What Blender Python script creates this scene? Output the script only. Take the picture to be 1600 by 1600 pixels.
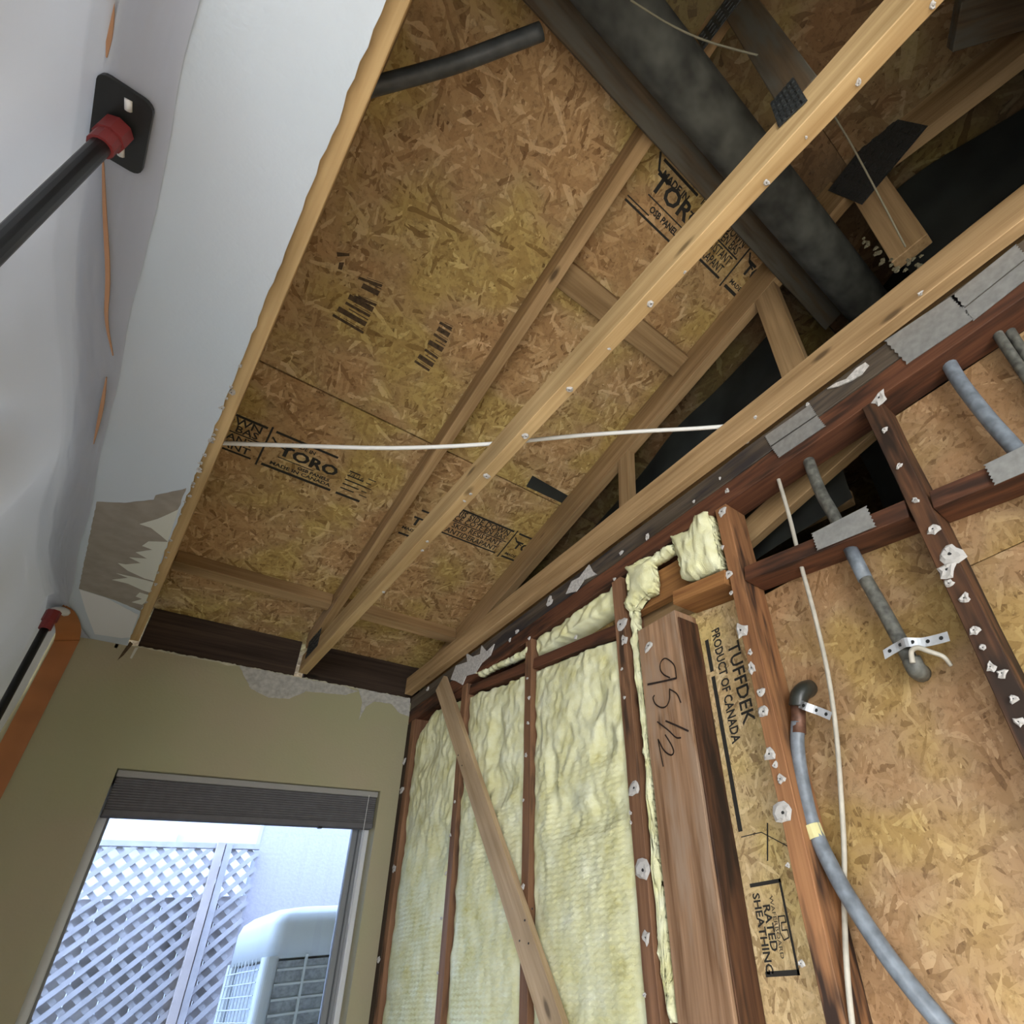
import bpy, bmesh, math, random
from mathutils import Vector, Matrix, noise

random.seed(7)
for _o in list(bpy.data.objects):
    bpy.data.objects.remove(_o, do_unlink=True)
SC = bpy.context.scene
COL = SC.collection

# ------------------------------------------------------------------ camera
# all heights below are written relative to the lens, which is ZC above the floor
ZC = 1.24
F, CX, CY = 886.82, 997.34, 903.87
ROWS = ((0.73082019, -0.6762958, -0.09233545),
        (0.31568065, 0.45482818, -0.83275269),
        (0.60518392, 0.57944397, 0.54589112))
cam_d = bpy.data.cameras.new('camera')
cam = bpy.data.objects.new('camera', cam_d)
COL.objects.link(cam)
r0, r1, r2 = (Vector(r) for r in ROWS)
cam.matrix_world = Matrix(((r0.x, -r1.x, -r2.x, 0), (r0.y, -r1.y, -r2.y, 0), (r0.z, -r1.z, -r2.z, ZC), (0, 0, 0, 1)))
cam_d.sensor_fit = 'HORIZONTAL'
cam_d.sensor_width = 36.0
cam_d.lens = F / 1600 * 36
cam_d.shift_x = (800 - CX) / 1600
cam_d.shift_y = (CY - 800) / 1600
cam_d.clip_start = 0.02
SC.camera = cam
SC.cycles.max_bounces = 4
SC.cycles.diffuse_bounces = 3
SC.cycles.glossy_bounces = 2
SC.cycles.transparent_max_bounces = 6
SC.cycles.caustics_reflective = False
SC.cycles.caustics_refractive = False

# ------------------------------------------------------------------ light
SC.view_settings.view_transform = 'Standard'
SC.view_settings.look = 'None'
SC.view_settings.exposure = 0.0
SC.view_settings.gamma = 1.0
SC.view_settings.use_curve_mapping = False
world = bpy.data.worlds.new('sky')
SC.world = world
world.use_nodes = True
bg = world.node_tree.nodes['Background']
bg.inputs[0].default_value = (0.50, 0.66, 1.0, 1)
bg.inputs[1].default_value = 14.0


def area(name, loc, rot, sx, sy, power, color):
    d = bpy.data.lights.new(name, 'AREA')
    d.shape = 'RECTANGLE'
    d.size, d.size_y = sx, sy
    d.energy = power
    d.color = color
    o = bpy.data.objects.new(name, d)
    o.location = loc
    o.rotation_euler = rot
    COL.objects.link(o)
    return o


# area lamps added inside the closed left and back walls, standing for windows
left = area('added_daylight_left', (-3.3, -1.0, 1.65), (0, 0, 0), 2.2, 1.1, 250, (0.95, 0.97, 1.0))
left.rotation_euler = Vector((2.3, 0.4, -1.75)).to_track_quat('-Z', 'Y').to_euler()   # tilted down so the floor bounces light up into the attic
left.data.spread = math.radians(70)
area('added_daylight_back', (-1.7, -3.35, 1.15), (math.radians(90), 0, math.radians(-18)), 2.5, 1.9, 215, (0.95, 0.97, 1.0))


# ------------------------------------------------------------------ geometry of the picture
def ray(u, v):
    a, b = (u - CX) / F, (v - CY) / F
    return Vector((r0.x * a + r1.x * b + r2.x, r0.y * a + r1.y * b + r2.y, r0.z * a + r1.z * b + r2.z))


def atX(u, v, x):
    d = ray(u, v); return d * (x / d.x)


def atY(u, v, y):
    d = ray(u, v); return d * (y / d.y)


def atZ(u, v, z):
    d = ray(u, v); return d * (z / d.z)


RA, RS = 2.047, 0.2345          # west roof slope: z = RA - RS*y
CH = 1.2                        # ceiling height above the lens
WY = 2.78                       # window wall plane
WX = 1.115                      # stud face plane of the right wall
SX = 1.207                      # inner face of the sheathing on the right wall


def roofz(y): return RA - RS * y if y > 0 else RA + RS * y


def atR(u, v, off=0.0):
    d = ray(u, v); return d * ((RA - off) / (d.z + RS * d.y))


V = Vector
EX, EY, EZ = V((1, 0, 0)), V((0, 1, 0)), V((0, 0, 1))
UPS = V((0, -1, RS)).normalized()
RN = EX.cross(UPS)              # normal of the west slope seen from below

# ------------------------------------------------------------------ object helpers
REL = {}


def frame(o, x, y, z):
    return Matrix(((x[0], y[0], z[0], o[0]), (x[1], y[1], z[1], o[1]), (x[2], y[2], z[2], o[2]), (0, 0, 0, 1)))


def link(name, data, M, parent=None, label=None, cat=None, group=None, kind=None):
    o = bpy.data.objects.new(name, data)
    COL.objects.link(o)
    REL[o.name] = M.copy()
    if parent is None:
        o.matrix_basis = Matrix.Translation((0, 0, ZC)) @ M
    else:
        o.parent = parent
        o.matrix_parent_inverse = REL[parent.name].inverted()
        o.matrix_basis = M
    if label: o['label'] = label
    if cat: o['category'] = cat
    if group: o['group'] = group
    if kind: o['kind'] = kind
    return o


def root(name, loc, label=None, cat=None, group=None, kind=None):
    return link(name, None, Matrix.Translation(loc), None, label, cat, group, kind)


class MB:
    def __init__(s):
        s.v = []; s.f = []; s.m = []

    def add(s, vs, fs, mi=0):
        b = len(s.v)
        s.v += [tuple(p) for p in vs]
        s.f += [tuple(b + i for i in f) for f in fs]
        s.m += [mi] * len(fs)

    def box(s, a, b, mi=0):
        x0, y0, z0 = a; x1, y1, z1 = b
        s.add([(x0, y0, z0), (x1, y0, z0), (x1, y1, z0), (x0, y1, z0), (x0, y0, z1), (x1, y0, z1), (x1, y1, z1), (x0, y1, z1)],
              [(0, 3, 2, 1), (4, 5, 6, 7), (0, 1, 5, 4), (1, 2, 6, 5), (2, 3, 7, 6), (3, 0, 4, 7)], mi)

    def prism(s, poly, ext, mi=0):
        """closed polygon (list of Vectors) pushed along ext"""
        n = len(poly)
        vs = [V(p) for p in poly] + [V(p) + ext for p in poly]
        fs = [tuple(range(n)), tuple(reversed(range(n, 2 * n)))]
        fs += [(i, i + n, (i + 1) % n + n, (i + 1) % n)[::-1] for i in range(n)]
        s.add(vs, fs, mi)

    def tube(s, pts, r, n=8, res=6, caps=True, mi=0):
        pts = smooth(pts, res)
        rs = r if isinstance(r, (list, tuple)) else None
        T = [(pts[min(i + 1, len(pts) - 1)] - pts[max(i - 1, 0)]).normalized() for i in range(len(pts))]
        up = T[0].orthogonal().normalized()
        vs = []; fs = []
        for i, p in enumerate(pts):
            up = (up - T[i] * up.dot(T[i])).normalized()
            w = T[i].cross(up)
            rr = r if rs is None else rs[0] + (rs[1] - rs[0]) * i / (len(pts) - 1)
            for k in range(n):
                a = 2 * math.pi * k / n
                vs.append(p + (up * math.cos(a) + w * math.sin(a)) * rr)
        for i in range(len(pts) - 1):
            for k in range(n):
                a, b = i * n + k, i * n + (k + 1) % n
                fs.append((a, b, b + n, a + n))
        if caps:
            fs.append(tuple(reversed(range(n))))
            fs.append(tuple(range((len(pts) - 1) * n, len(pts) * n)))
        s.add(vs, fs, mi)

    def mesh(s, name, mats, sm=False, bevel=0, seg=1, fix=True):
        me = bpy.data.meshes.new(name)
        me.from_pydata(s.v, [], s.f)
        for m in (mats if isinstance(mats, (list, tuple)) else [mats]):
            me.materials.append(m)
        me.polygons.foreach_set('material_index', s.m)
        if bevel or fix:
            bm = bmesh.new(); bm.from_mesh(me)
            if fix: bmesh.ops.recalc_face_normals(bm, faces=bm.faces)
            if bevel:
                bmesh.ops.bevel(bm, geom=bm.edges[:], offset=bevel, segments=seg, affect='EDGES', clamp_overlap=True)
            bm.to_mesh(me); bm.free()
        if sm:
            me.polygons.foreach_set('use_smooth', [True] * len(me.polygons))
        me.update()
        return me

    def build(s, name, mats, parent=None, sm=False, bevel=0, M=None, fix=True, **kw):
        M = M or Matrix.Identity(4)
        return link(name, s.mesh(name, mats, sm, bevel, fix=fix), M, parent, **kw)


def smooth(pts, res=6):
    pts = [V(p) for p in pts]
    if len(pts) < 3 or res <= 1: return pts
    out = []
    for i in range(len(pts) - 1):
        a = pts[i - 1] if i else pts[i] * 2 - pts[i + 1]
        b, c = pts[i], pts[i + 1]
        d = pts[i + 2] if i + 2 < len(pts) else c * 2 - b
        for k in range(res):
            t = k / res
            out.append(0.5 * ((2 * b) + (c - a) * t + (2 * a - 5 * b + 4 * c - d) * t * t + (3 * b - a - 3 * c + d) * t ** 3))
    out.append(pts[-1])
    return out


BOXES = {}


def board(name, p0, p1, wdir, w, t, mat, parent=None, bevel=0.002, rag=0.0, **kw):
    """a sawn board: grain along p0-p1, width w along wdir, thickness t"""
    p0, p1 = V(p0), V(p1)
    L = (p1 - p0).length
    x = (p1 - p0) / L
    y = (V(wdir) - x * V(wdir).dot(x)).normalized()
    z = x.cross(y)
    mb = MB()
    if rag:
        n = max(2, int(L / 0.12)); vs = []; fs = []
        for i in range(n + 1):
            for sy, sz in ((-1, -1), (1, -1), (1, 1), (-1, 1)):
                j = V((random.uniform(-1, 1), random.uniform(-1, 1))) * rag
                vs.append((L * i / n, sy * w / 2 + j.x, sz * t / 2 + j.y))
        for i in range(n):
            for k in range(4):
                a, b = 4 * i + k, 4 * i + (k + 1) % 4
                fs.append((a, b, b + 4, a + 4))
        fs += [(3, 2, 1, 0), (4 * n, 4 * n + 1, 4 * n + 2, 4 * n + 3)]
        mb.add(vs, fs); bevel = min(bevel, 0.0015)
    else:
        mb.box((0, -w / 2, -t / 2), (L, w / 2, t / 2))
    return mb.build(name, mat, parent, bevel=bevel, M=frame(p0, x, y, z), **kw)


# ------------------------------------------------------------------ materials
def newmat(name):
    m = bpy.data.materials.new(name)
    m.use_nodes = True
    nt = m.node_tree
    b = nt.nodes['Principled BSDF']
    return m, nt, b


def nd(nt, t, **kw):
    n = nt.nodes.new(t)
    for k, v in kw.items():
        if k in n.inputs: n.inputs[k].default_value = v
        else: setattr(n, k, v)
    return n


def ramp(nt, stops):
    r = nt.nodes.new('ShaderNodeValToRGB')
    e = r.color_ramp.elements
    while len(e) < len(stops): e.new(0.5)
    for el, (p, c) in zip(e, stops):
        el.position = p
        el.color = (*c, 1) if len(c) == 3 else c
    return r


def coords(nt, rnd=True, k=37.0):
    tc = nt.nodes.new('ShaderNodeTexCoord')
    if not rnd: return tc.outputs['Object']
    oi = nt.nodes.new('ShaderNodeObjectInfo')
    mu = nd(nt, 'ShaderNodeMath', operation='MULTIPLY'); mu.inputs[1].default_value = k
    nt.links.new(oi.outputs['Random'], mu.inputs[0])
    ad = nd(nt, 'ShaderNodeVectorMath', operation='ADD')
    nt.links.new(tc.outputs['Object'], ad.inputs[0])
    nt.links.new(mu.outputs[0], ad.inputs[1])
    return ad.outputs[0]


def mixc(nt, fac, a, b, blend='MIX'):
    m = nt.nodes.new('ShaderNodeMix')
    m.data_type = 'RGBA'; m.blend_type = blend
    for s, v in ((0, fac), (6, a), (7, b)):
        if isinstance(v, (int, float)): m.inputs[s].default_value = v
        elif isinstance(v, tuple): m.inputs[s].default_value = (*v, 1)
        else: nt.links.new(v, m.inputs[s])
    return m.outputs[2]


def bump(nt, b, h, strength, dist=0.002):
    n = nt.nodes.new('ShaderNodeBump')
    n.inputs['Strength'].default_value = strength
    n.inputs['Distance'].default_value = dist
    nt.links.new(h, n.inputs['Height'])
    nt.links.new(n.outputs[0], b.inputs['Normal'])


def plain(name, c, rough=0.6, metal=0.0, var=0.0, scale=20, bmp=0.0):
    m, nt, b = newmat(name)
    b.inputs['Base Color'].default_value = (*c, 1)
    b.inputs['Roughness'].default_value = rough
    b.inputs['Metallic'].default_value = metal
    if var or bmp:
        co = coords(nt)
        n = nd(nt, 'ShaderNodeTexNoise', Scale=scale, Detail=2.0)
        nt.links.new(co, n.inputs['Vector'])
        if var:
            r = ramp(nt, [(0.3, tuple(x * (1 - var) for x in c)), (0.7, tuple(min(1, x * (1 + var)) for x in c))])
            nt.links.new(n.outputs[0], r.inputs[0])
            nt.links.new(r.outputs[0], b.inputs['Base Color'])
        if bmp: bump(nt, b, n.outputs[0], bmp)
    return m


def wood(name, light, dark, stain=None, amt=0.0, rough=0.7, g=1.0, holes=True):
    m, nt, b = newmat(name)
    co = coords(nt)
    mp = nd(nt, 'ShaderNodeMapping'); mp.inputs['Scale'].default_value = (1.6, 42 * g, 42 * g)
    nt.links.new(co, mp.inputs[0])
    n1 = nd(nt, 'ShaderNodeTexNoise', Scale=1.0, Detail=3.0, Roughness=0.7)
    nt.links.new(mp.outputs[0], n1.inputs['Vector'])
    r = ramp(nt, [(0.32, dark), (0.5, tuple((a + c) / 2 for a, c in zip(light, dark))), (0.68, light)])
    nt.links.new(n1.outputs[0], r.inputs[0])
    mp2 = nd(nt, 'ShaderNodeMapping'); mp2.inputs['Scale'].default_value = (2.2, 7, 7)
    nt.links.new(co, mp2.inputs[0])
    n2 = nd(nt, 'ShaderNodeTexNoise', Scale=1.0, Detail=2.0)
    nt.links.new(mp2.outputs[0], n2.inputs['Vector'])
    r2 = ramp(nt, [(0.3, (0.72, 0.7, 0.66)), (0.65, (1.06, 1.04, 1.02))])
    nt.links.new(n2.outputs[0], r2.inputs[0])
    c = mixc(nt, 1.0, r.outputs[0], r2.outputs[0], 'MULTIPLY')
    if holes:   # knots
        vo = nd(nt, 'ShaderNodeTexVoronoi', Scale=1.0)
        mp3 = nd(nt, 'ShaderNodeMapping'); mp3.inputs['Scale'].default_value = (3.0, 9, 9)
        nt.links.new(co, mp3.inputs[0]); nt.links.new(mp3.outputs[0], vo.inputs['Vector'])
        rk = ramp(nt, [(0.05, (1, 1, 1)), (0.11, (0, 0, 0))])
        nt.links.new(vo.outputs['Distance'], rk.inputs[0])
        c = mixc(nt, rk.outputs[0], c, tuple(x * 0.4 for x in dark))
    if stain:
        mp4 = nd(nt, 'ShaderNodeMapping'); mp4.inputs['Scale'].default_value = (2.4, 16, 16)
        nt.links.new(co, mp4.inputs[0])
        n3 = nd(nt, 'ShaderNodeTexNoise', Scale=1.0, Detail=3.0, Roughness=0.7)
        nt.links.new(mp4.outputs[0], n3.inputs['Vector'])
        r3 = ramp(nt, [(0.62 - amt * 0.35, (0, 0, 0)), (0.72 - amt * 0.25, (1, 1, 1))])
        nt.links.new(n3.outputs[0], r3.inputs[0])
        c = mixc(nt, r3.outputs[0], c, stain)
    nt.links.new(c, b.inputs['Base Color'])
    b.inputs['Roughness'].default_value = rough
    b.inputs['Specular IOR Level'].default_value = 0.25
    return m


def osb(name, pal, yellow, pink, size=1.0, dirt=0.0):
    """strand board: four layers of long flakes, the topmost one wins at each point"""
    m, nt, b = newmat(name)
    co = coords(nt)
    best = None; val = None
    wob = nd(nt, 'ShaderNodeTexNoise', Scale=22.0, Detail=2.0)
    nt.links.new(co, wob.inputs['Vector'])
    sc = nd(nt, 'ShaderNodeVectorMath', operation='SCALE'); sc.inputs['Scale'].default_value = 0.016
    nt.links.new(wob.outputs['Color'], sc.inputs[0])
    ad = nd(nt, 'ShaderNodeVectorMath', operation='ADD')
    nt.links.new(co, ad.inputs[0]); nt.links.new(sc.outputs[0], ad.inputs[1])
    for i, (ang, ln, wd) in enumerate(((14, .105, .020), (62, .085, .015), (-36, .12, .024), (-78, .075, .013))):
        mp = nd(nt, 'ShaderNodeMapping', vector_type='TEXTURE')
        mp.inputs['Rotation'].default_value = (0, 0, math.radians(ang))
        mp.inputs['Scale'].default_value = (ln * size, wd * size, 1)
        mp.inputs['Location'].default_value = (0.013 * i, 0.021 * i, 0)
        nt.links.new(ad.outputs[0], mp.inputs[0])
        vo = nd(nt, 'ShaderNodeTexVoronoi', voronoi_dimensions='2D', Scale=1.0)
        nt.links.new(mp.outputs[0], vo.inputs['Vector'])
        sp = nt.nodes.new('ShaderNodeSeparateColor')
        nt.links.new(vo.outputs['Color'], sp.inputs[0])
        # flakes dip at their rims
        rim = nd(nt, 'ShaderNodeMath', operation='MULTIPLY_ADD'); rim.inputs[1].default_value = -0.28
        nt.links.new(vo.outputs['Distance'], rim.inputs[0]); nt.links.new(sp.outputs[0], rim.inputs[2])
        if best is None:
            best, val = rim.outputs[0], sp.outputs[1]
        else:
            gt = nd(nt, 'ShaderNodeMath', operation='GREATER_THAN')
            nt.links.new(rim.outputs[0], gt.inputs[0]); nt.links.new(best, gt.inputs[1])
            mv = nt.nodes.new('ShaderNodeMix')
            nt.links.new(gt.outputs[0], mv.inputs[0]); nt.links.new(val, mv.inputs[2]); nt.links.new(sp.outputs[1], mv.inputs[3])
            mx = nd(nt, 'ShaderNodeMath', operation='MAXIMUM')
            nt.links.new(rim.outputs[0], mx.inputs[0]); nt.links.new(best, mx.inputs[1])
            best, val = mx.outputs[0], mv.outputs[0]
    r = ramp(nt, [(0.0, pal[0]), (0.12, pal[1]), (0.5, pal[2]), (0.85, pal[3]), (1.0, pal[4])])
    nt.links.new(val, r.inputs[0])
    big = nd(nt, 'ShaderNodeTexNoise', Scale=3.2, Detail=3.0)
    nt.links.new(co, big.inputs['Vector'])
    rb = ramp(nt, [(0.42, pink), (0.5, (1, 1, 1)), (0.6, yellow)])
    nt.links.new(big.outputs[0], rb.inputs[0])
    c = mixc(nt, 1.0, r.outputs[0], rb.outputs[0], 'MULTIPLY')
    fine = nd(nt, 'ShaderNodeTexNoise', Scale=70.0, Detail=3.0, Roughness=0.75)
    nt.links.new(co, fine.inputs['Vector'])
    rf = ramp(nt, [(0.3, (0.62, 0.58, 0.54)), (0.48, (1, 1, 1)), (0.75, (1.08, 1.08, 1.06))])
    nt.links.new(fine.outputs[0], rf.inputs[0])
    c = mixc(nt, 0.8, c, rf.outputs[0], 'MULTIPLY')
    rd = ramp(nt, [(0.18, (0.5, 0.45, 0.4)), (0.5, (1, 1, 1))])   # darker in the hollows between flakes
    nt.links.new(best, rd.inputs[0])
    c = mixc(nt, 0.7, c, rd.outputs[0], 'MULTIPLY')
    if dirt:
        n3 = nd(nt, 'ShaderNodeTexNoise', Scale=2.2, Detail=3.0)
        nt.links.new(co, n3.inputs['Vector'])
        r3 = ramp(nt, [(0.5, (0, 0, 0)), (0.68, (dirt, dirt, dirt))])
        nt.links.new(n3.outputs[0], r3.inputs[0])
        c = mixc(nt, r3.outputs[0], c, (0.07, 0.055, 0.035))
    nt.links.new(c, b.inputs['Base Color'])
    b.inputs['Roughness'].default_value = 0.68
    b.inputs['Specular IOR Level'].default_value = 0.3
    bump(nt, b, best, 0.4, 0.003)
    return m


M = {}
OSBPAL = ((0.24, 0.14, 0.055), (0.38, 0.24, 0.105), (0.46, 0.305, 0.14), (0.52, 0.36, 0.175), (0.66, 0.49, 0.27))
M['osb'] = osb('roof strand board', OSBPAL, (1.02, 1.06, 0.78), (1.02, 0.94, 0.92), 0.66)
M['osb_wall'] = osb('wall strand board', ((0.18, 0.105, 0.045), (0.275, 0.17, 0.08), (0.315, 0.20, 0.10), (0.345, 0.225, 0.115), (0.43, 0.295, 0.16)),
                    (1.04, 1.06, 0.76), (1.03, 0.95, 0.92), 0.6)
M['osb_pale'] = osb('pale strand board', ((0.30, 0.2, 0.1), (0.46, 0.33, 0.16), (0.57, 0.42, 0.22), (0.63, 0.48, 0.26), (0.70, 0.55, 0.32)),
                    (1.05, 1.05, 0.8), (1.0, 0.95, 0.9), 0.5)
M['osb_shaded'] = osb('shaded dirty strand board', tuple(tuple(x * .42 for x in c) for c in OSBPAL), (0.95, 1.0, 0.7), (1.0, 0.85, 0.8), 1.0, 0.5)  # roof board palette darkened to paint the dim attic, plus dirt blotches
M['pine'] = wood('yellow pine', (0.61, 0.44, 0.225), (0.44, 0.29, 0.13))
M['fir'] = wood('tan fir', (0.50, 0.34, 0.175), (0.31, 0.195, 0.09))
M['fir_pale'] = wood('pale fir', (0.56, 0.42, 0.27), (0.40, 0.28, 0.155))
M['fir_dusty'] = wood('dusty fir', (0.115, 0.08, 0.045), (0.05, 0.035, 0.02), (0.085, 0.078, 0.06), 0.5)
M['redwood'] = wood('red stained lumber', (0.165, 0.068, 0.034), (0.065, 0.026, 0.015), (0.035, 0.018, 0.012), 0.4)
M['post'] = wood('brown post', (0.44, 0.275, 0.165), (0.16, 0.085, 0.042), (0.33, 0.225, 0.15), 0.35, g=0.8)
M['stud_dark'] = wood('dark stained stud', (0.16, 0.075, 0.036), (0.06, 0.028, 0.016), (0.025, 0.015, 0.010), 0.5)
M['stud_brown'] = wood('brown stud', (0.29, 0.155, 0.085), (0.15, 0.075, 0.04), (0.06, 0.035, 0.022), 0.15)
M['block'] = wood('orange brown block', (0.40, 0.20, 0.07), (0.20, 0.085, 0.03))
M['plate_grey'] = wood('grey stained plate', (0.14, 0.115, 0.085), (0.06, 0.045, 0.032), (0.035, 0.03, 0.03), 0.4)
M['stud_orange'] = wood('orange brown stud', (0.38, 0.19, 0.085), (0.20, 0.09, 0.04), (0.035, 0.02, 0.014), 0.42)
M['eave'] = wood('dark eave board', (0.075, 0.05, 0.035), (0.03, 0.02, 0.015))  # wood grain in near-black browns
M['galv'] = plain('galvanised plate', (0.29, 0.29, 0.275), 0.55, 0.35, 0.14, 60)
M['gusset'] = plain('dark toothed plate', (0.045, 0.05, 0.05), 0.5, 0.4, 0.3, 160, 0.6)
M['ink'] = plain('black ink', (0.02, 0.018, 0.014), 0.8)
M['ink_worn'] = plain('worn ink', (0.075, 0.045, 0.02), 0.8, 0, 0.5, 90)
M['pencil'] = plain('pencil', (0.03, 0.018, 0.012), 0.7)
M['scrap'] = plain('drywall scrap', (0.50, 0.48, 0.45), 0.85, 0, 0.25, 120, 0.4)
M['screw'] = plain('screw head', (0.03, 0.03, 0.03), 0.5, 0.5)
M['pvc'] = plain('white cable', (0.78, 0.78, 0.74), 0.45)
M['romex'] = plain('dusty cable', (0.42, 0.39, 0.32), 0.55, 0, 0.15, 40)
M['pex'] = plain('grey pipe', (0.16, 0.185, 0.21), 0.4, 0, 0.3, 45)
M['pex_old'] = plain('dirty pipe', (0.10, 0.10, 0.085), 0.5, 0, 0.5, 60)
M['conduit'] = plain('dark conduit', (0.07, 0.078, 0.08), 0.5, 0, 0.3, 30)
M['copper'] = plain('old copper', (0.14, 0.07, 0.045), 0.5, 0.5, 0.3, 60)
M['blackpvc'] = plain('black fitting', (0.025, 0.027, 0.022), 0.35)
M['duct'] = plain('dusty grey pipe', (0.058, 0.06, 0.05), 0.9, 0, 0.5, 16, 0.4)
M['felt'] = plain('black felt', (0.022, 0.025, 0.022), 0.6, 0, 0.5, 7, 0.2)  # also colours the void sheets and the added light cover
M['strap'] = plain('hanger strap', (0.52, 0.54, 0.56), 0.4, 0.5, 0.15, 40)
M['yellow_tape'] = plain('yellow tape', (0.62, 0.57, 0.28), 0.6)
M['twine'] = plain('grey twine', (0.17, 0.155, 0.105), 0.9)
M['dust'] = plain('brown dust', (0.11, 0.095, 0.055), 1.0)
M['black'] = plain('black pole', (0.012, 0.013, 0.012), 0.38)
M['red'] = plain('red collar', (0.22, 0.03, 0.03), 0.5)
M['white_plastic'] = plain('white plug', (0.75, 0.75, 0.74), 0.5)
M['orange'] = plain('orange tape', (0.40, 0.155, 0.05), 0.6, 0, 0.12, 9, 0.15)
M['orange_dull'] = plain('faded orange tape', (0.50, 0.27, 0.15), 0.7)
M['vinyl'] = plain('white vinyl', (0.68, 0.70, 0.72), 0.35)
M['track'] = plain('grey window track', (0.22, 0.23, 0.24), 0.5)
M['blind'] = plain('grey blind cloth', (0.12, 0.116, 0.122), 0.9, 0, 0.1, 30)
M['blind_rail'] = plain('blind rail', (0.32, 0.31, 0.29), 0.6)
M['concrete'] = plain('concrete', (0.26, 0.25, 0.24), 0.9, 0, 0.12, 6)
M['floor_bounce'] = plain('pale bounce floor', (0.55, 0.51, 0.45), 0.8, 0, 0.08, 3)  # unseen floor made pale so it bounces light upwards
M['stucco'] = plain('lilac stucco', (0.33, 0.31, 0.335), 0.95, 0, 0.05, 60, 0.8)
M['far_stucco'] = plain('white stucco', (0.31, 0.315, 0.32), 0.95, 0, 0.02, 30)
M['far_trim'] = plain('grey trim', (0.36, 0.365, 0.385), 0.9)
M['lattice'] = plain('weathered lattice', (0.30, 0.285, 0.295), 0.9, 0, 0.12, 14)
M['fence_board'] = plain('weathered board', (0.35, 0.325, 0.325), 0.9, 0, 0.45, 5)
M['fence_post'] = plain('pinkish post', (0.33, 0.285, 0.27), 0.9, 0, 0.1, 9)
M['ac_shell'] = plain('ac shell', (0.37, 0.395, 0.395), 0.5)
M['ac_dark'] = plain('ac coil', (0.28, 0.31, 0.34), 0.7, 0, 0.25, 60)
M['paint_white'] = plain('white room paint', (0.72, 0.71, 0.68), 0.9)
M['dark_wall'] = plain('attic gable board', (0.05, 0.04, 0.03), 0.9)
M['paper_white'] = plain('white patch', (0.72, 0.72, 0.72), 0.85)
M['paper_cream'] = plain('torn cream paper', (0.60, 0.60, 0.53), 0.9)
M['paper_brown'] = plain('bare drywall paper', (0.29, 0.255, 0.215), 0.95, 0, 0.10, 25, 0.3)
M['rim'] = plain('broken paint rim', (0.46, 0.44, 0.32), 0.9, 0, 0.2, 60)
M['skim'] = plain('chipped plaster', (0.42, 0.41, 0.37), 0.95, 0, 0.18, 60, 0.6)


def paint(name, c, c2):
    m, nt, b = newmat(name)
    co = coords(nt, False)
    n = nd(nt, 'ShaderNodeTexNoise', Scale=2.3, Detail=4.0)
    nt.links.new(co, n.inputs['Vector'])
    r = ramp(nt, [(0.4, c), (0.66, c2)])
    nt.links.new(n.outputs[0], r.inputs[0])
    nt.links.new(r.outputs[0], b.inputs['Base Color'])
    n2 = nd(nt, 'ShaderNodeTexNoise', Scale=110.0, Detail=1.0)
    nt.links.new(co, n2.inputs['Vector'])
    bump(nt, b, n2.outputs[0], 0.25, 0.002)
    b.inputs['Roughness'].default_value = 0.85
    return m


M['olive'] = paint('olive wall paint', (0.36, 0.345, 0.205), (0.385, 0.335, 0.22))
M['ceil'] = paint('white ceiling paint', (0.51, 0.575, 0.635), (0.53, 0.58, 0.635))


def sheet_mat():
    m, nt, b = newmat('translucent plastic sheet')
    nt.nodes.remove(b)
    out = nt.nodes['Material Output']
    d = nd(nt, 'ShaderNodeBsdfDiffuse'); d.inputs[0].default_value = (0.63, 0.655, 0.73, 1)
    t = nd(nt, 'ShaderNodeBsdfTranslucent'); t.inputs[0].default_value = (0.60, 0.63, 0.70, 1)
    g = nd(nt, 'ShaderNodeBsdfGlossy'); g.inputs[0].default_value = (0.9, 0.9, 0.9, 1); g.inputs['Roughness'].default_value = 0.35
    m1 = nt.nodes.new('ShaderNodeMixShader'); m1.inputs[0].default_value = 0.42
    m2 = nt.nodes.new('ShaderNodeMixShader'); m2.inputs[0].default_value = 0.04
    nt.links.new(d.outputs[0], m1.inputs[1]); nt.links.new(t.outputs[0], m1.inputs[2])
    nt.links.new(m1.outputs[0], m2.inputs[1]); nt.links.new(g.outputs[0], m2.inputs[2])
    nt.links.new(m2.outputs[0], out.inputs[0])
    return m


def glass_mat():
    m, nt, b = newmat('window glass')
    nt.nodes.remove(b)
    out = nt.nodes['Material Output']
    t = nd(nt, 'ShaderNodeBsdfTransparent'); t.inputs[0].default_value = (0.93, 0.95, 0.97, 1)
    g = nd(nt, 'ShaderNodeBsdfGlossy'); g.inputs['Roughness'].default_value = 0.02
    fr = nd(nt, 'ShaderNodeFresnel'); fr.inputs[0].default_value = 1.3
    m1 = nt.nodes.new('ShaderNodeMixShader')
    nt.links.new(fr.outputs[0], m1.inputs[0]); nt.links.new(t.outputs[0], m1.inputs[1]); nt.links.new(g.outputs[0], m1.inputs[2])
    nt.links.new(m1.outputs[0], out.inputs[0])
    return m


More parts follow.
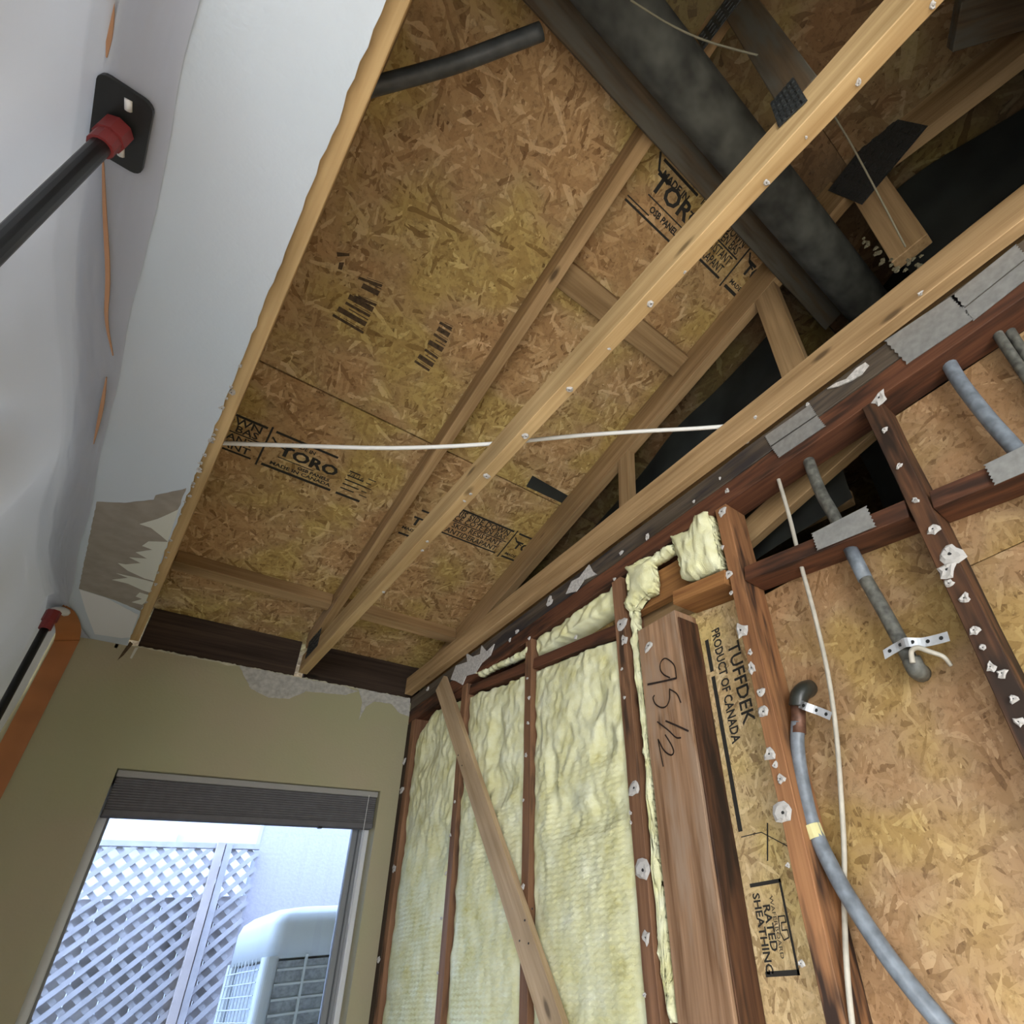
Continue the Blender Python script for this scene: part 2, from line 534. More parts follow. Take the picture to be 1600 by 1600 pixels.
def wool_mat():
    m, nt, b = newmat('yellow glass wool')
    co = coords(nt, False)
    n = nd(nt, 'ShaderNodeTexNoise', Scale=9.0, Detail=3.0, Roughness=0.75)
    nt.links.new(co, n.inputs['Vector'])
    r = ramp(nt, [(0.22, (0.52, 0.47, 0.17)), (0.38, (0.68, 0.66, 0.36)), (0.6, (0.77, 0.77, 0.52)), (0.8, (0.82, 0.83, 0.64))])
    nt.links.new(n.outputs[0], r.inputs[0])
    nt.links.new(r.outputs[0], b.inputs['Base Color'])
    b.inputs['Roughness'].default_value = 1.0
    b.inputs['Specular IOR Level'].default_value = 0.05
    n2 = nd(nt, 'ShaderNodeTexNoise', Scale=260.0, Detail=1.0)
    nt.links.new(co, n2.inputs['Vector'])
    bump(nt, b, n2.outputs[0], 0.5, 0.003)
    return m


M['sheet'] = sheet_mat()
M['glass'] = glass_mat()
M['wool'] = wool_mat()


# ------------------------------------------------------------------ printing
def text_into(mb, body, size, o, right, up, align='LEFT', sx=1.0, bold=0.0, fit=None):
    cu = bpy.data.curves.new('lettering', 'FONT')
    cu.body = body; cu.size = size; cu.align_x = align; cu.resolution_u = 2
    cu.offset = bold
    ob = bpy.data.objects.new('lettering', cu)
    COL.objects.link(ob)
    dg = bpy.context.evaluated_depsgraph_get()
    me = bpy.data.meshes.new_from_object(ob.evaluated_get(dg))
    if fit: sx = fit / max(1e-6, max(p.co.x for p in me.vertices))
    mb.add([o + right * (p.co.x * sx) + up * p.co.y for p in me.vertices], [tuple(f.vertices) for f in me.polygons])
    bpy.data.objects.remove(ob, do_unlink=True)
    bpy.data.curves.remove(cu); bpy.data.meshes.remove(me)


def bar_into(mb, o, right, up, x0, y0, x1, y1):
    mb.add([o + right * x0 + up * y0, o + right * x1 + up * y0, o + right * x1 + up * y1, o + right * x0 + up * y1], [(0, 1, 2, 3)])


def line_into(mb, o, right, up, pts, w):
    for (ax, ay), (bx, by) in zip(pts, pts[1:]):
        d = V((bx - ax, by - ay)); n = V((-d.y, d.x)).normalized() * w / 2; e = d.normalized() * w * 0.3
        q = [(ax - e.x + n.x, ay - e.y + n.y), (ax - e.x - n.x, ay - e.y - n.y), (bx + e.x - n.x, by + e.y - n.y), (bx + e.x + n.x, by + e.y + n.y)]
        mb.add([o + right * x + up * y for x, y in q], [(0, 1, 2, 3)])


# ------------------------------------------------------------------ scraps of drywall left on the lumber
SCRAPS = []


def scrap_mesh(k):
    rnd = random.Random(100 + k)
    mb = MB(); n = 11
    ring = []
    for i in range(n):
        a = 2 * math.pi * i / n
        rr = rnd.uniform(0.28, 0.55)
        ring.append((math.cos(a) * rr, math.sin(a) * rr * rnd.uniform(0.75, 1.1)))
    top = [(x * 0.62 + rnd.uniform(-.05, .05), y * 0.62 + rnd.uniform(-.05, .05), rnd.uniform(0.12, 0.3)) for x, y in ring]
    hole = [(x * 0.16, y * 0.16, 0.16) for x, y in ring]
    vs = [(x, y, 0) for x, y in ring] + top + hole
    fs = []
    for i in range(n):
        j = (i + 1) % n
        fs.append((i, j, j + n, i + n)); fs.append((i + n, j + n, j + 2 * n, i + 2 * n))
    mb.add(vs, fs)
    mb.add([v for v in hole], [tuple(range(n))], 1)
    return mb.mesh('drywall_scrap', [M['scrap'], M['screw']], fix=False)


SCRAPS = [scrap_mesh(k) for k in range(6)]
DUST = []
for _m in SCRAPS[:]:
    _c = _m.copy(); _c.materials[0] = M['dust']; _c.materials[1] = M['dust']; DUST.append(_c)


def scrap(u, v, s, parent, plane='X', p=None, stretch=1.0, ang=None):
    """a chip s picture-pixels wide at the board it sticks to"""
    if plane == 'X':
        P = atX(u, v, WX - 0.0006 if p is None else p); n = V((-1, 0, 0)); x = EY
    else:
        P = atZ(u, v, CH - 0.0006 if p is None else p); n = V((0, 0, -1)); x = EX
    depth = P.dot(r2)
    sz = s * 0.9 * depth / F
    a = random.uniform(0, 6.28) if ang is None else ang
    y = n.cross(x)
    X = x * math.cos(a) + y * math.sin(a); Y = n.cross(X)
    me = SCRAPS[random.randrange(6)]
    return link('drywall_scrap', me, frame(P, X * sz * stretch, Y * sz, n * min(sz, 0.022)), parent)


def flat_poly(name, pts, n, th, mat, parent, **kw):
    mb = MB(); mb.prism(pts, V(n) * th)
    return mb.build(name, mat, parent, **kw)


def ragged(pts, step, amp):
    """break the edges of a polygon into small ragged steps"""
    out = []
    for i, a in enumerate(pts):
        b = pts[(i + 1) % len(pts)]
        d = b - a; n = max(1, int(d.length / step))
        side = d.normalized()
        for k in range(n):
            q = a + d * (k / n)
            if k: q = q + V([random.uniform(-amp, amp) * (0 if abs(c) < 1e-9 else 1) for c in (pts[0] - pts[1]) + (pts[1] - pts[2]) + V((1e-3, 1e-3, 1e-3)) * 0])
            out.append(q)
    return out


# ================================================================== SETTING
mb = MB(); mb.box((-3.6, -3.7, -ZC - 0.1), (1.25, WY, -ZC))
mb.build('floor', M['floor_bounce'], kind='structure')
mb = MB(); mb.box((-7, WY + 0.16, -ZC - 0.25), (7, 9, -ZC - 0.12))
mb.build('ground_outside', M['concrete'], kind='structure')

# left and back walls behind the camera; both closed, with an added daylight lamp in front of each
mb = MB(); mb.box((-3.6, -3.6, -ZC), (-3.5, WY, CH)); mb.build('wall_left', M['paint_white'], kind='structure')
mb = MB(); mb.box((-3.6, -3.7, -ZC), (1.25, -3.6, CH)); mb.build('wall_back', M['paint_white'], kind='structure')

# ---- window wall
ox0, ox1, oz0, oz1 = 0.083, 1.03, -0.55, 0.726
wf = root('wall_front', (0, WY, -ZC), kind='structure')
mb = MB()
T = 0.16
mb.box((-3.6, WY, -ZC), (ox0, WY + T, CH - 0.03)); mb.box((-0.07, WY, CH - 0.031), (1.11, WY + 0.012, CH - 0.009)); mb.box((ox1, WY, -ZC), (WX + 0.002, WY + T, CH - 0.03)); mb.box((WX, WY + 0.08, -ZC), (1.26, WY + T, CH + 0.2))
mb.box((ox0, WY, oz1), (ox1, WY + T, CH - 0.03)); mb.box((ox0, WY, -ZC), (ox1, WY + T, oz0))
mb.build('drywall_panel', M['olive'], wf, label='olive painted drywall')
# its ragged upper rim
mb = MB(); n = 150; vs = []; fs = []
for i in range(n + 1):
    x = -0.06 + (1.105 + 0.06) * i / n
    h = CH - 0.004 + 0.004 * noise.noise(V((x * 30, 0, 3))) + random.uniform(-0.003, 0.002)
    if x < -0.02: h = CH - 0.012
    for y, z in ((WY - 0.0004, CH - 0.012 + 0.006 * noise.noise(V((x * 25, 7, 3)))), (WY - 0.0004, h), (WY + 0.013, h - 0.002), (WY + 0.013, CH - 0.032)):
        vs.append((x, y, z))
for i in range(n):
    for k in range(3):
        a = 4 * i + k
        fs.append((a, a + 4, a + 5, a + 1))
mb.add(vs, fs)
mb.build('broken_rim', M['rim'], wf)
mb = MB(); mb.box((-3.6, WY, CH - 0.03), (-0.06, WY + T, CH + 0.01))
mb.build('upper_strip', M['olive'], wf)


def poly_y(px, y): return [atY(u, v, y) for u, v in px]


for k, px in enumerate(([(374, 1040), (420, 1049), (480, 1062), (540, 1073), (560, 1080), (540, 1086), (500, 1082), (478, 1080), (452, 1092), (420, 1090), (392, 1076)],
                        [(560, 1076), (641, 1091), (640, 1120), (624, 1114), (612, 1100), (585, 1096), (572, 1104), (560, 1126), (566, 1098)])):
    flat_poly('chipped_plaster', ragged(poly_y(px, WY - 0.0008 - 0.0006 * k), 0.012, 0.0015), EY, 0.0007, M['skim'], wf,
              label='grey chipped plaster patch')
for k, px in enumerate(([(203, 1002), (208, 1006), (193, 1024), (183, 1032), (192, 1018)], [(211, 1012), (216, 1012), (206, 1029), (203, 1028)])):
    flat_poly('paper_tear', poly_y(px, WY - 0.001), EY, 0.0007, M['ink_worn'] if k == 0 else M['paper_cream'], wf)

# ---- drywall ceiling
cl = root('ceiling', (-1.6, 0, CH), kind='structure')
DZ = CH - 0.013
mb = MB()
n = 260; vs = []; fs = []
y0, y1 = -3.7, WY
for i in range(n + 1):
    y = y0 + (y1 - y0) * i / n
    x = -0.0340 + 0.0014 * noise.noise(V((0, y * 34, 1))) + (random.uniform(-0.003, 0.002) if random.random() < .6 else 0)
    for p in ((-3.6, DZ), (x, DZ), (x - 0.002, CH - 0.0005), (-3.6, CH - 0.0005)):
        vs.append((p[0], y, p[1]))
for i in range(n):
    for k in range(4):
        a, b = 4 * i + k, 4 * i + (k + 1) % 4
        fs.append((a, b, b + 4, a + 4))
mb.add(vs, fs)
mb.build('drywall_panel', M['ceil'], cl, label='white painted ceiling drywall with ragged cut edge')
mb = MB(); mb.box((-0.03, -3.7, DZ), (1.06, -0.42, CH - 0.0005))
mb.build('drywall_panel', M['ceil'], cl)


def poly_z(px, z): return [atZ(u, v, z) for u, v in px]


z1 = DZ - 0.0002
brown = [(151, 784), (195, 786), (240, 781), (243, 774), (262, 770), (291, 763), (277, 800), (257, 858), (238, 912), (220, 955), (180, 938), (123, 920), (135, 862)]
flat_poly('bare_paper', ragged(poly_z(brown, z1 - 0.0006), 0.012, 0.0012), EZ, 0.0006, M['paper_brown'], cl, label='brown bare drywall paper where the paint tore off')
for px in ([(279, 796), (262, 804), (246, 811), (218, 819), (236, 825), (250, 836), (262, 846)],
           [(262, 847), (232, 846), (222, 853), (238, 859), (212, 863), (230, 873), (202, 871), (220, 880), (196, 882), (184, 880), (200, 892), (226, 904), (241, 908), (248, 885)],
           [(240, 910), (210, 902), (182, 896), (200, 903), (175, 906), (200, 912), (222, 922), (234, 926)],
           [(232, 930), (218, 926), (212, 932), (222, 936), (206, 941), (222, 945), (228, 940)]):
    flat_poly('torn_paper', poly_z(px, z1 - 0.0012), EZ, 0.0006, M['paper_cream'], cl, label='torn cream paper streak')
flat_poly('white_patch', poly_z([(124, 921), (165, 934), (216, 961), (203, 996), (190, 997), (148, 991), (134, 955)], z1 - 0.0014), EZ, 0.0008, M['paper_white'], cl, label='white rectangular patch beside the orange tape')
for i in range(26):     # crumbs of gypsum along the cut
    t = random.random() ** 0.8
    u, v = 205 + (381 - 205) * t, 1000 - 450 * t
    P = atZ(u + random.uniform(-1, 5), v, DZ)
    s = random.uniform(0.006, 0.014)
    link('gypsum_crumb', SCRAPS[i % 6], frame(P, EX * s, -EY * s * 1.6, -EZ * s * 0.5), cl)

# ---- right wall: lumber and sheathing
wr = root('wall_right', (WX, 1.0, -ZC), kind='structure')


def panel(name, o, ex, ey, lx, ly, th, mat, parent, **kw):
    mb = MB(); mb.box((0, 0, -th), (lx, ly, 0))
    return mb.build(name, mat, parent, bevel=0.0012, M=frame(o, ex, ey, V(ex).cross(V(ey))), **kw)


ML = V((0, -1, 0))
# seen from the room: right = -Y, up = +Z, facing -X
sheath_a = panel('sheathing_panel', (SX, WY, -ZC), ML, EZ, WY - 1.21, CH + ZC, 0.011, M['osb_wall'], wr)
sheath_b = panel('sheathing_panel', (SX, 1.206, -ZC), ML, EZ, 1.206 - 0.70, 0.845 + ZC, 0.011, M['osb_pale'], wr, label='pale strand board printed with black lettering')
sheath_c = panel('sheathing_panel', (SX, 0.698, -ZC), ML, EZ, 0.698 - 0.21, 0.78 + ZC, 0.011, M['osb_wall'], wr)
sheath_d = panel('sheathing_panel', (SX, 0.207, -ZC), ML, EZ, 2.2, 0.60 + ZC, 0.011, M['osb_wall'], wr)
sheath_e = panel('sheathing_panel', (SX, 0.207, 0.602), ML, EZ, 2.2, 1.06 - 0.602, 0.011, M['osb_wall'], wr)
sheath_f = panel('sheathing_panel', (SX, 1.206, 0.848), ML, EZ, 1.206 - 0.70, CH - 0.848, 0.011, M['fir'], wr)

XC = (WX + SX) / 2
DP = SX - WX - 0.002
studs = {}


def stud(key, y0, y1, zt, mat, x0=None, rag=0.0012, nm='stud', **kw):
    yc = (y0 + y1) / 2
    x0 = WX if x0 is None else x0
    o = board(nm, (x0 + (SX - .001 - x0) / 2, yc, -ZC), (x0 + (SX - .001 - x0) / 2, yc, zt), EY, abs(y1 - y0), SX - .001 - x0, mat, wr, rag=rag, **kw)
    studs[key] = o
    return o


stud('sc', WY + 0.06, 2.745, 1.06, M['eave'], x0=WX + 0.004, rag=0)  # dark filler added to stop light leaking through the corner gap
stud('s0', 2.735, 2.695, 1.06, M['stud_brown'])
stud('s1', 2.228, 2.186, 1.06, M['stud_brown'])
stud('s2', 1.722, 1.680, 1.06, M['stud_brown'])
stud('s3', 1.197, 1.150, 1.06, M['stud_brown'])
stud('s4', 0.727, 0.685, 1.06, M['stud_orange'])
stud('s5', 0.246, 0.204, 1.06, M['stud_dark'])
stud('s6', -0.27, -0.31, 1.06, M['stud_dark'])
post = stud('post', 1.098, 0.935, 0.825, M['post'], rag=0.0015, nm='post', label='thick brown post with a measurement written on it')
stud('post_shade', 0.9345, 0.9285, 0.80, M['stud_dark'], x0=1.122, nm='side_shade_board')  # thin dark board painting the shade on the post's side face

up_plate = board('top_plate', (XC, WY, 1.163), (XC, -2.0, 1.163), EZ, 0.070, DP, M['plate_grey'], wr, rag=0.0015)
lo_plate = board('top_plate', (XC, WY, 1.093), (XC, -2.0, 1.093), EZ, 0.066, DP, M['redwood'], wr, rag=0.0015)


def slant(y): return 0.7225 + 0.154 * y     # top line of the row of blocks follows this slope


blocks = {}
for key, ya, yb, mat, dx in (('b01', 2.69, 2.235, M['redwood'], 0.012), ('b12', 2.18, 1.727, M['redwood'], 0.012), ('b23', 1.675, 1.202, M['redwood'], 0.006), ('bp', 0.925, 0.732, M['block'], -0.012), ('b45', 0.68, 0.25, M['redwood'], 0.004), ('b56', 0.20, -0.265, M['redwood'], 0.004)):
    w = 0.042
    off = {'bp': 0.012, 'b45': 0.004, 'b56': 0.0, 'b01': -0.008}.get(key, -0.008)
    x0 = WX + dx
    xc = (x0 + SX - .001) / 2
    blocks[key] = board('fire_block', (xc, ya, slant(ya) + off - w / 2), (xc, yb, slant(yb) + off - w / 2), EZ, w, SX - .001 - x0, mat, wr, bevel=0.004, rag=0.0012)

# let-in diagonal brace
bt = atX(690, 1068, WX - 0.011); bb = atX(864, 1594, WX - 0.011); bb = bt + (bb - bt) * 1.35
brace = board('diagonal_brace', bt + V((0, 0.0, 0.0)), bb, (0, 1, 0), 0.088, 0.02, M['fir_pale'], wr, rag=0.001, label='pale diagonal board nailed across the studs')

for (u, v) in ((716, 1180), (722, 1196), (820, 1438), (812, 1470), (826, 1474), (832, 1420)):
    P = atX(u, v, WX - 0.0215)
    mb = MB(); mb.tube([P, P + V((-0.0012, 0, 0))], 0.003, 8, 1)
    mb.build('nail_head', M['screw'], brace)

# steel nail plates
def nail_plate(px, parent, teeth=6):
    P = [atX(u, v, WX - 0.0035) for u, v in px]      # quad: left-top, right-top, right-bottom, left-bottom
    out = []
    a, b, c, d = P
    out.append(a); out.append(b)
    for k in range(1, 2 * teeth):
        q = b.lerp(c, k / (2 * teeth)); q.y += (0.004 if k % 2 else 0)
        out.append(q)
    out.append(c); out.append(d)
    for k in range(1, 2 * teeth):
        q = d.lerp(a, k / (2 * teeth)); q.y -= (0.004 if k % 2 else 0)
        out.append(q)
    mb = MB(); mb.prism(out, V((0.0022, 0, 0)))
    return mb.build('nail_plate', M['galv'], parent, label='grey steel nail plate')


nail_plate([(1194, 682), (1266, 632), (1276, 647), (1203, 697)], up_plate)
nail_plate([(1204, 699), (1277, 649), (1290, 665), (1216, 715)], lo_plate)
nail_plate([(1381, 533), (1492, 459), (1522, 497), (1416, 569)], up_plate)
nail_plate([(1484, 465), (1588, 381), (1606, 400), (1502, 483)], up_plate)
nail_plate([(1503, 485), (1607, 402), (1622, 421), (1520, 501)], lo_plate)
nail_plate([(1267, 834), (1354, 790), (1369, 822), (1276, 860)], blocks['b45'])
nail_plate([(1536, 727), (1612, 690), (1630, 725), (1553, 758)], blocks['b56'])

# timbers seen in the open bay above the block
board('attic_board', atX(1120, 880, 1.29), atX(1420, 610, 1.29), (0, 0.5, 0.6), 0.085, 0.035, M['fir'], wr)
board('attic_board', atX(1210, 835, 1.40), atX(1330, 775, 1.40), EZ, 0.05, 0.035, M['fir'], wr)
board('attic_board', (1.165, 1.14, 0.97), (1.165, 0.74, 0.94), EZ, 0.11, 0.035, M['block'], wr)

# lettering on the pale board
R_, U_ = V((0, 0, -1)), V((0, -1, 0))          # reads downwards, tops to the right


def on_b(u, v): return atX(u, v, SX - 0.0012)


mb = MB()
a, b = on_b(1112, 985), on_b(1148, 1162)
text_into(mb, 'PRODUCT OF CANADA', 0.040, V((SX - .0012, 0.884, a.z)), R_, U_, fit=a.z - b.z, bold=0.0010)
a2, b2 = on_b(1136, 1008), on_b(1162, 1134)
text_into(mb, 'TUFFDEK', 0.056, V((SX - .0012, 0.838, a2.z)), R_, U_, fit=a2.z - b2.z, bold=0.0008)
q = V((SX - .0012, 0.914, on_b(1104, 1000).z))
bar_into(mb, q, R_, U_, 0, 0.0, 0.10, 0.013); bar_into(mb, q, R_, U_, 0.115, 0.0, 0.52, 0.013)
mb.build('printed_stamp', M['ink'], sheath_b, fix=False, label='black printed lettering')
mb = MB()
c0 = on_b(1166, 1382); c1 = on_b(1248, 1524)
yL, yR = 0.908, on_b(1222, 1386).y
o = V((SX - .0012, yL, c0.z)); H = c0.z - c1.z; Wd = yL - yR
bar_into(mb, o, R_, U_, 0, 0, 0.008, Wd); bar_into(mb, o, R_, U_, H - 0.010, 0, H, Wd); bar_into(mb, o, R_, U_, 0, Wd - 0.006, H, Wd)
text_into(mb, 'SHEATHING', 0.027, o + R_ * 0.02 + U_ * 0.003, R_, U_, fit=H * .86, bold=0.0006)
text_into(mb, 'RATED', 0.027, o + R_ * (H * .25) + U_ * 0.026, R_, U_, fit=H * .5, bold=0.0006)
text_into(mb, 'WAFERBOARD', 0.014, o + R_ * (H * .17) + U_ * 0.047, R_, U_, fit=H * .66)
lo = o + R_ * (H * .40) + U_ * 0.061
line_into(mb, lo, R_, U_, [(0, 0), (0, .017), (.012, .017), (.012, .005), (.026, .003), (.026, .017), (.04, .017), (.044, .003), (.03, -.003), (0, 0)], 0.0026)
line_into(mb, o, R_, U_, [(-0.10, 0.0), (-0.10, 0.06), (-0.055, 0.13)], 0.0022)
line_into(mb, o, R_, U_, [(-0.115, 0.082), (-0.04, 0.062)], 0.004)
mb.build('printed_stamp', M['ink'], sheath_b, fix=False, label='boxed black printed stamp')

# the hand-written measurement on the post
mb = MB()
q = V((WX - 0.0022, 1.10, 0.0))


def hand(px, w=0.004):
    pts = smooth([atX(u, v, WX - 0.0028) for u, v in px], 5)
    for a, b in zip(pts, pts[1:]):
        d = (b - a).normalized(); s_ = d.cross(EX) * w / 2; a = a - d * .001; b = b + d * .001
        mb.add([a + s_, a - s_, b - s_, b + s_], [(0, 1, 2, 3)])


def hz(*p): return [(985 + .13125 * a, 990 + .13125 * b) for a, b in p]


hand(hz((548, 532), (530, 400), (480, 330), (410, 295), (360, 345), (357, 430), (400, 490), (470, 525)))
hand(hz((548, 530), (380, 570), (205, 605)), 0.006)
hand(hz((285, 735), (270, 770), (300, 840), (370, 880), (430, 860), (465, 780), (465, 660)))
hand(hz((463, 660), (550, 715), (600, 820)))
hand(hz((320, 1050), (450, 1150), (540, 1235), (600, 1240)))
hand(hz((420, 1040), (560, 1100), (690, 1160)), 0.005)
hand(hz((415, 1205), (490, 1330), (515, 1410), (480, 1445), (400, 1390), (330, 1260)))
hand(hz((330, 1260), (345, 1350), (390, 1580)))
mb.build('pencil_note', M['pencil'], post, fix=False, label='hand-written 95 1/2')

# ---- roof sheathing
rf = root('roof', (0, 1.4, RA), kind='structure')
panels = {}
COSR = 1 / math.sqrt(1 + RS * RS)


def roof_panel(key, x0, x1, ylo, yhi, mat, **kw):
    o = V((x0, ylo, roofz(ylo)))
    panels[key] = panel('sheathing_panel', o, EX, UPS, x1 - x0, (ylo - yhi) / COSR, 0.011, mat, rf, **kw)


roof_panel('a0', -3.4, -1.202, 3.3, 1.558, M['osb'])
roof_panel('a1', -1.2, 1.190, 3.3, 1.558, M['osb'])
roof_panel('a2', 1.193, 3.6, 3.3, 1.558, M['osb_shaded'])
roof_panel('b0', -3.4, -0.602, 1.5525, 0.335, M['osb'])
roof_panel('b1', -0.60, 1.190, 1.5525, 0.335, M['osb'])
roof_panel('b2', 1.193, 3.6, 1.555, 0.335, M['osb_shaded'])
roof_panel('c1', -3.4, 3.6, 0.332, 0.0, M['osb_shaded'])
UPE = V((0, -1, -RS)).normalized()
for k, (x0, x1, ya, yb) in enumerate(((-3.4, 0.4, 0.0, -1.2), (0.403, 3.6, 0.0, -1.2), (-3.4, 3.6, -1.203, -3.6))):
    panel('sheathing_panel', (x0, ya, roofz(ya)), EX, UPE, x1 - x0, (ya - yb) / COSR, 0.011, M['osb_shaded'], rf)
for a_, b_ in ((3.35, 0.0), (0.0, -3.65)):
    q0, q1 = V((-3.5, a_, roofz(a_) + 0.016)), V((-3.5, b_, roofz(b_) + 0.016))
    flat_poly('unseen_light_cover', [q0, q1, q1 + EX * 7.2, q0 + EX * 7.2], EZ, 0.02, M['felt'], rf)  # unseen cover added over the panels to keep sky light out
# thin black strip along the panel joint
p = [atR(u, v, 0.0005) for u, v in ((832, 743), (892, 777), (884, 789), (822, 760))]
flat_poly('joint_strip', p, -RN, 0.0003, M['felt'], panels['a1'], label='thin black strip at the panel joint')


def rpt(u, v): return atR(u, v, 0.0008)


def big_stamp(key, o, left=True, right=True, k=1.0, short=False):
    """warning text, divider, maker's panel; o is the foot of the divider"""
    mb = MB()
    R, U = EX, UPS
    if left:
        bar_into(mb, o, R, U, -0.40 * k, 0.150, -0.012, 0.160)
        bar_into(mb, o, R, U, -0.40 * k, 0.082, -0.012, 0.087)
        bar_into(mb, o, R, U, -0.36 * k, 0.000, -0.02, 0.008)
        text_into(mb, 'THIS SIDE DOWN', 0.044, o + R * -0.022 + U * 0.119, R, U, 'RIGHT', 1.02 * k, 0.0006)
        text_into(mb, 'CE COTE EN BAS', 0.040, o + R * -0.026 + U * 0.090, R, U, 'RIGHT', 1.02 * k, 0.0006)
        text_into(mb, 'SKID RESISTANT', 0.040, o + R * -0.026 + U * 0.050, R, U, 'RIGHT', 1.02 * k, 0.0006)
        text_into(mb, 'ANTIDERAPANT', 0.040, o + R * -0.03 + U * 0.014, R, U, 'RIGHT', 1.05 * k, 0.0006)
    bar_into(mb, o, R, U, -0.003, -0.012, 0.003, 0.168)
    if short:
        bar_into(mb, o, R, U, 0.014, 0.150, 0.10, 0.160); bar_into(mb, o, R, U, 0.014, -0.004, 0.085, 0.007)
        text_into(mb, 'TO', 0.062, o + R * 0.03 + U * 0.070, R, U, 'LEFT', 0.9, 0.0022)
        line_into(mb, o, R, U, [(0.012, .128), (.03, .108), (.06, .098)], 0.006)
        text_into(mb, 'MADE', 0.021, o + R * 0.02 + U * 0.018, R, U, 'LEFT', 1.0, 0.0006)
    elif right:
        bar_into(mb, o, R, U, 0.014, 0.150, 0.22, 0.160)
        bar_into(mb, o, R, U, 0.014, -0.004, 0.25, 0.007); bar_into(mb, o, R, U, 0.27, -0.004, 0.36, 0.007)
        text_into(mb, 'MADE IN', 0.020, o + R * 0.07 + U * 0.126, R, U, 'LEFT', 1.0, 0.0006)
        text_into(mb, 'TORO', 0.062, o + R * 0.045 + U * 0.070, R, U, 'LEFT', 1.12, 0.0022)
        line_into(mb, o, R, U, [(0.012, .128), (.03, .108), (.06, .098), (.075, .104)], 0.006)
        bar_into(mb, o, R, U, 0.05, 0.055, 0.17, 0.059)
        text_into(mb, 'OSB PANELS', 0.020, o + R * 0.12 + U * 0.036, R, U, 'LEFT', 1.0, 0.0008)
        text_into(mb, 'MADE IN CANADA', 0.021, o + R * 0.035 + U * 0.015, R, U, 'LEFT', 1.15, 0.0006)
        for i in range(5):
            bar_into(mb, o, R, U, 0.275, 0.03 + i * 0.022, 0.275 + (0.05, 0.06, 0.08, 0.06, 0.04)[i], 0.036 + i * 0.022)
            bar_into(mb, o, R, U, 0.345, 0.03 + i * 0.022, 0.345 + (0.03, 0.02, 0.03, 0.02, 0.03)[i], 0.034 + i * 0.022)
        text_into(mb, '24/16', 0.026, o + R * 0.275 + U * 0.098, R, U)
    mb.build('printed_stamp', M['ink'] if key != 'a1b' else M['ink'], panels[key[:2]], fix=False, label='black printed warning stamp')


big_stamp('a1', rpt(401, 722))
big_stamp('a1b', rpt(779, 867), k=0.8, short=True)
big_stamp('b1', rpt(1128, 442), k=0.62, short=True)
mb = MB()
oL = rpt(968, 305)
for (bx, by, bX, bY) in ((0.02, 0.0, 0.27, 0.007), (0.02, 0.014, 0.11, 0.018), (0.05, 0.15, 0.20, 0.158)):
    bar_into(mb, oL, EX, UPS, bx, by, bX, bY)
text_into(mb, 'TORO', 0.07, oL + EX * 0.06 + UPS * 0.075, EX, UPS, 'LEFT', 1.1, 0.002)
bar_into(mb, oL, EX, UPS, 0.07, 0.056, 0.22, 0.060)
text_into(mb, 'OSB PANELS', 0.026, oL + EX * 0.10 + UPS * 0.026, EX, UPS, 'LEFT', 0.9, 0.001)
text_into(mb, 'MADE IN', 0.028, oL + EX * 0.07 + UPS * 0.118, EX, UPS, 'LEFT', 1.0, 0.001)
line_into(mb, oL, EX, UPS, [(0.03, .16), (.055, .125), (.10, .115)], 0.007)
mb.build('printed_stamp', M['ink'], panels['b1'], fix=False, label='black printed maker stamp')
mb = MB()
oM = rpt(622, 832)
bar_into(mb, oM, EX, UPS, 0.03, 0.15, 0.12, 0.160)
text_into(mb, 'TO', 0.062, oM + EX * 0.02 + UPS * 0.070, EX, UPS, 'LEFT', 1.0, 0.0022)
bar_into(mb, oM, EX, UPS, 0.0, -0.004, 0.08, 0.007)
text_into(mb, 'MADE', 0.021, oM + UPS * 0.03, EX, UPS, 'LEFT', 1.1, 0.0006)
mb.build('printed_stamp', M['ink'], panels['a1'], fix=False, label='black printed maker stamp')
# smeared barcode-like codes on the upper board: rows of short bars across the board
mb = MB()
for row in ([(560, 434, 597, 447), (566, 446, 592, 459), (553, 463, 588, 477), (545, 463, 583, 484), (540, 473, 578, 494), (528, 482, 572, 507), (520, 492, 568, 520)],
            [(687, 504, 706, 514), (684, 513, 702, 524), (678, 522, 698, 535), (670, 534, 692, 547), (664, 546, 684, 560), (654, 556, 677, 571), (648, 564, 671, 579)]):
    for i, (ua, va, ub, vb) in enumerate(row):
        A, B = rpt(ua, va), rpt(ub, vb); d = (B - A); e = UPS * (0.0045 + 0.004 * (i % 2))
        mb.add([A - e, B - e, B + e, A + e], [(0, 1, 2, 3)])
        mb.add([A + d * .3 + e * 1.8, B + e * 1.8, B + e * 2.2, A + d * .3 + e * 2.2], [(0, 1, 2, 3)])
for px in ([(526, 394), (546, 396), (546, 400), (527, 401)], [(530, 410), (538, 410), (534, 422), (528, 420)]):
    mb.add([rpt(*q) for q in px], [(0, 1, 2, 3)])
mb.build('printed_stamp', M['ink_worn'], panels['b1'], fix=False, label='smeared black printed code')

# dark attic ends so that daylight stays out
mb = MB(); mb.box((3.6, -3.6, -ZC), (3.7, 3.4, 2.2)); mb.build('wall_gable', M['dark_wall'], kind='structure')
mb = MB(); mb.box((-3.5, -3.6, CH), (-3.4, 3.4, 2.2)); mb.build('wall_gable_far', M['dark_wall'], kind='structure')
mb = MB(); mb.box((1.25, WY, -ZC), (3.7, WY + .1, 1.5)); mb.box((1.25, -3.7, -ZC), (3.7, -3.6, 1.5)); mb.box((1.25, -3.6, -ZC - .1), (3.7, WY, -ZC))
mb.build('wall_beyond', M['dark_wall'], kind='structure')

# ================================================================== ROOF FRAMING
GRP = 'roof trusses over the opened ceiling'


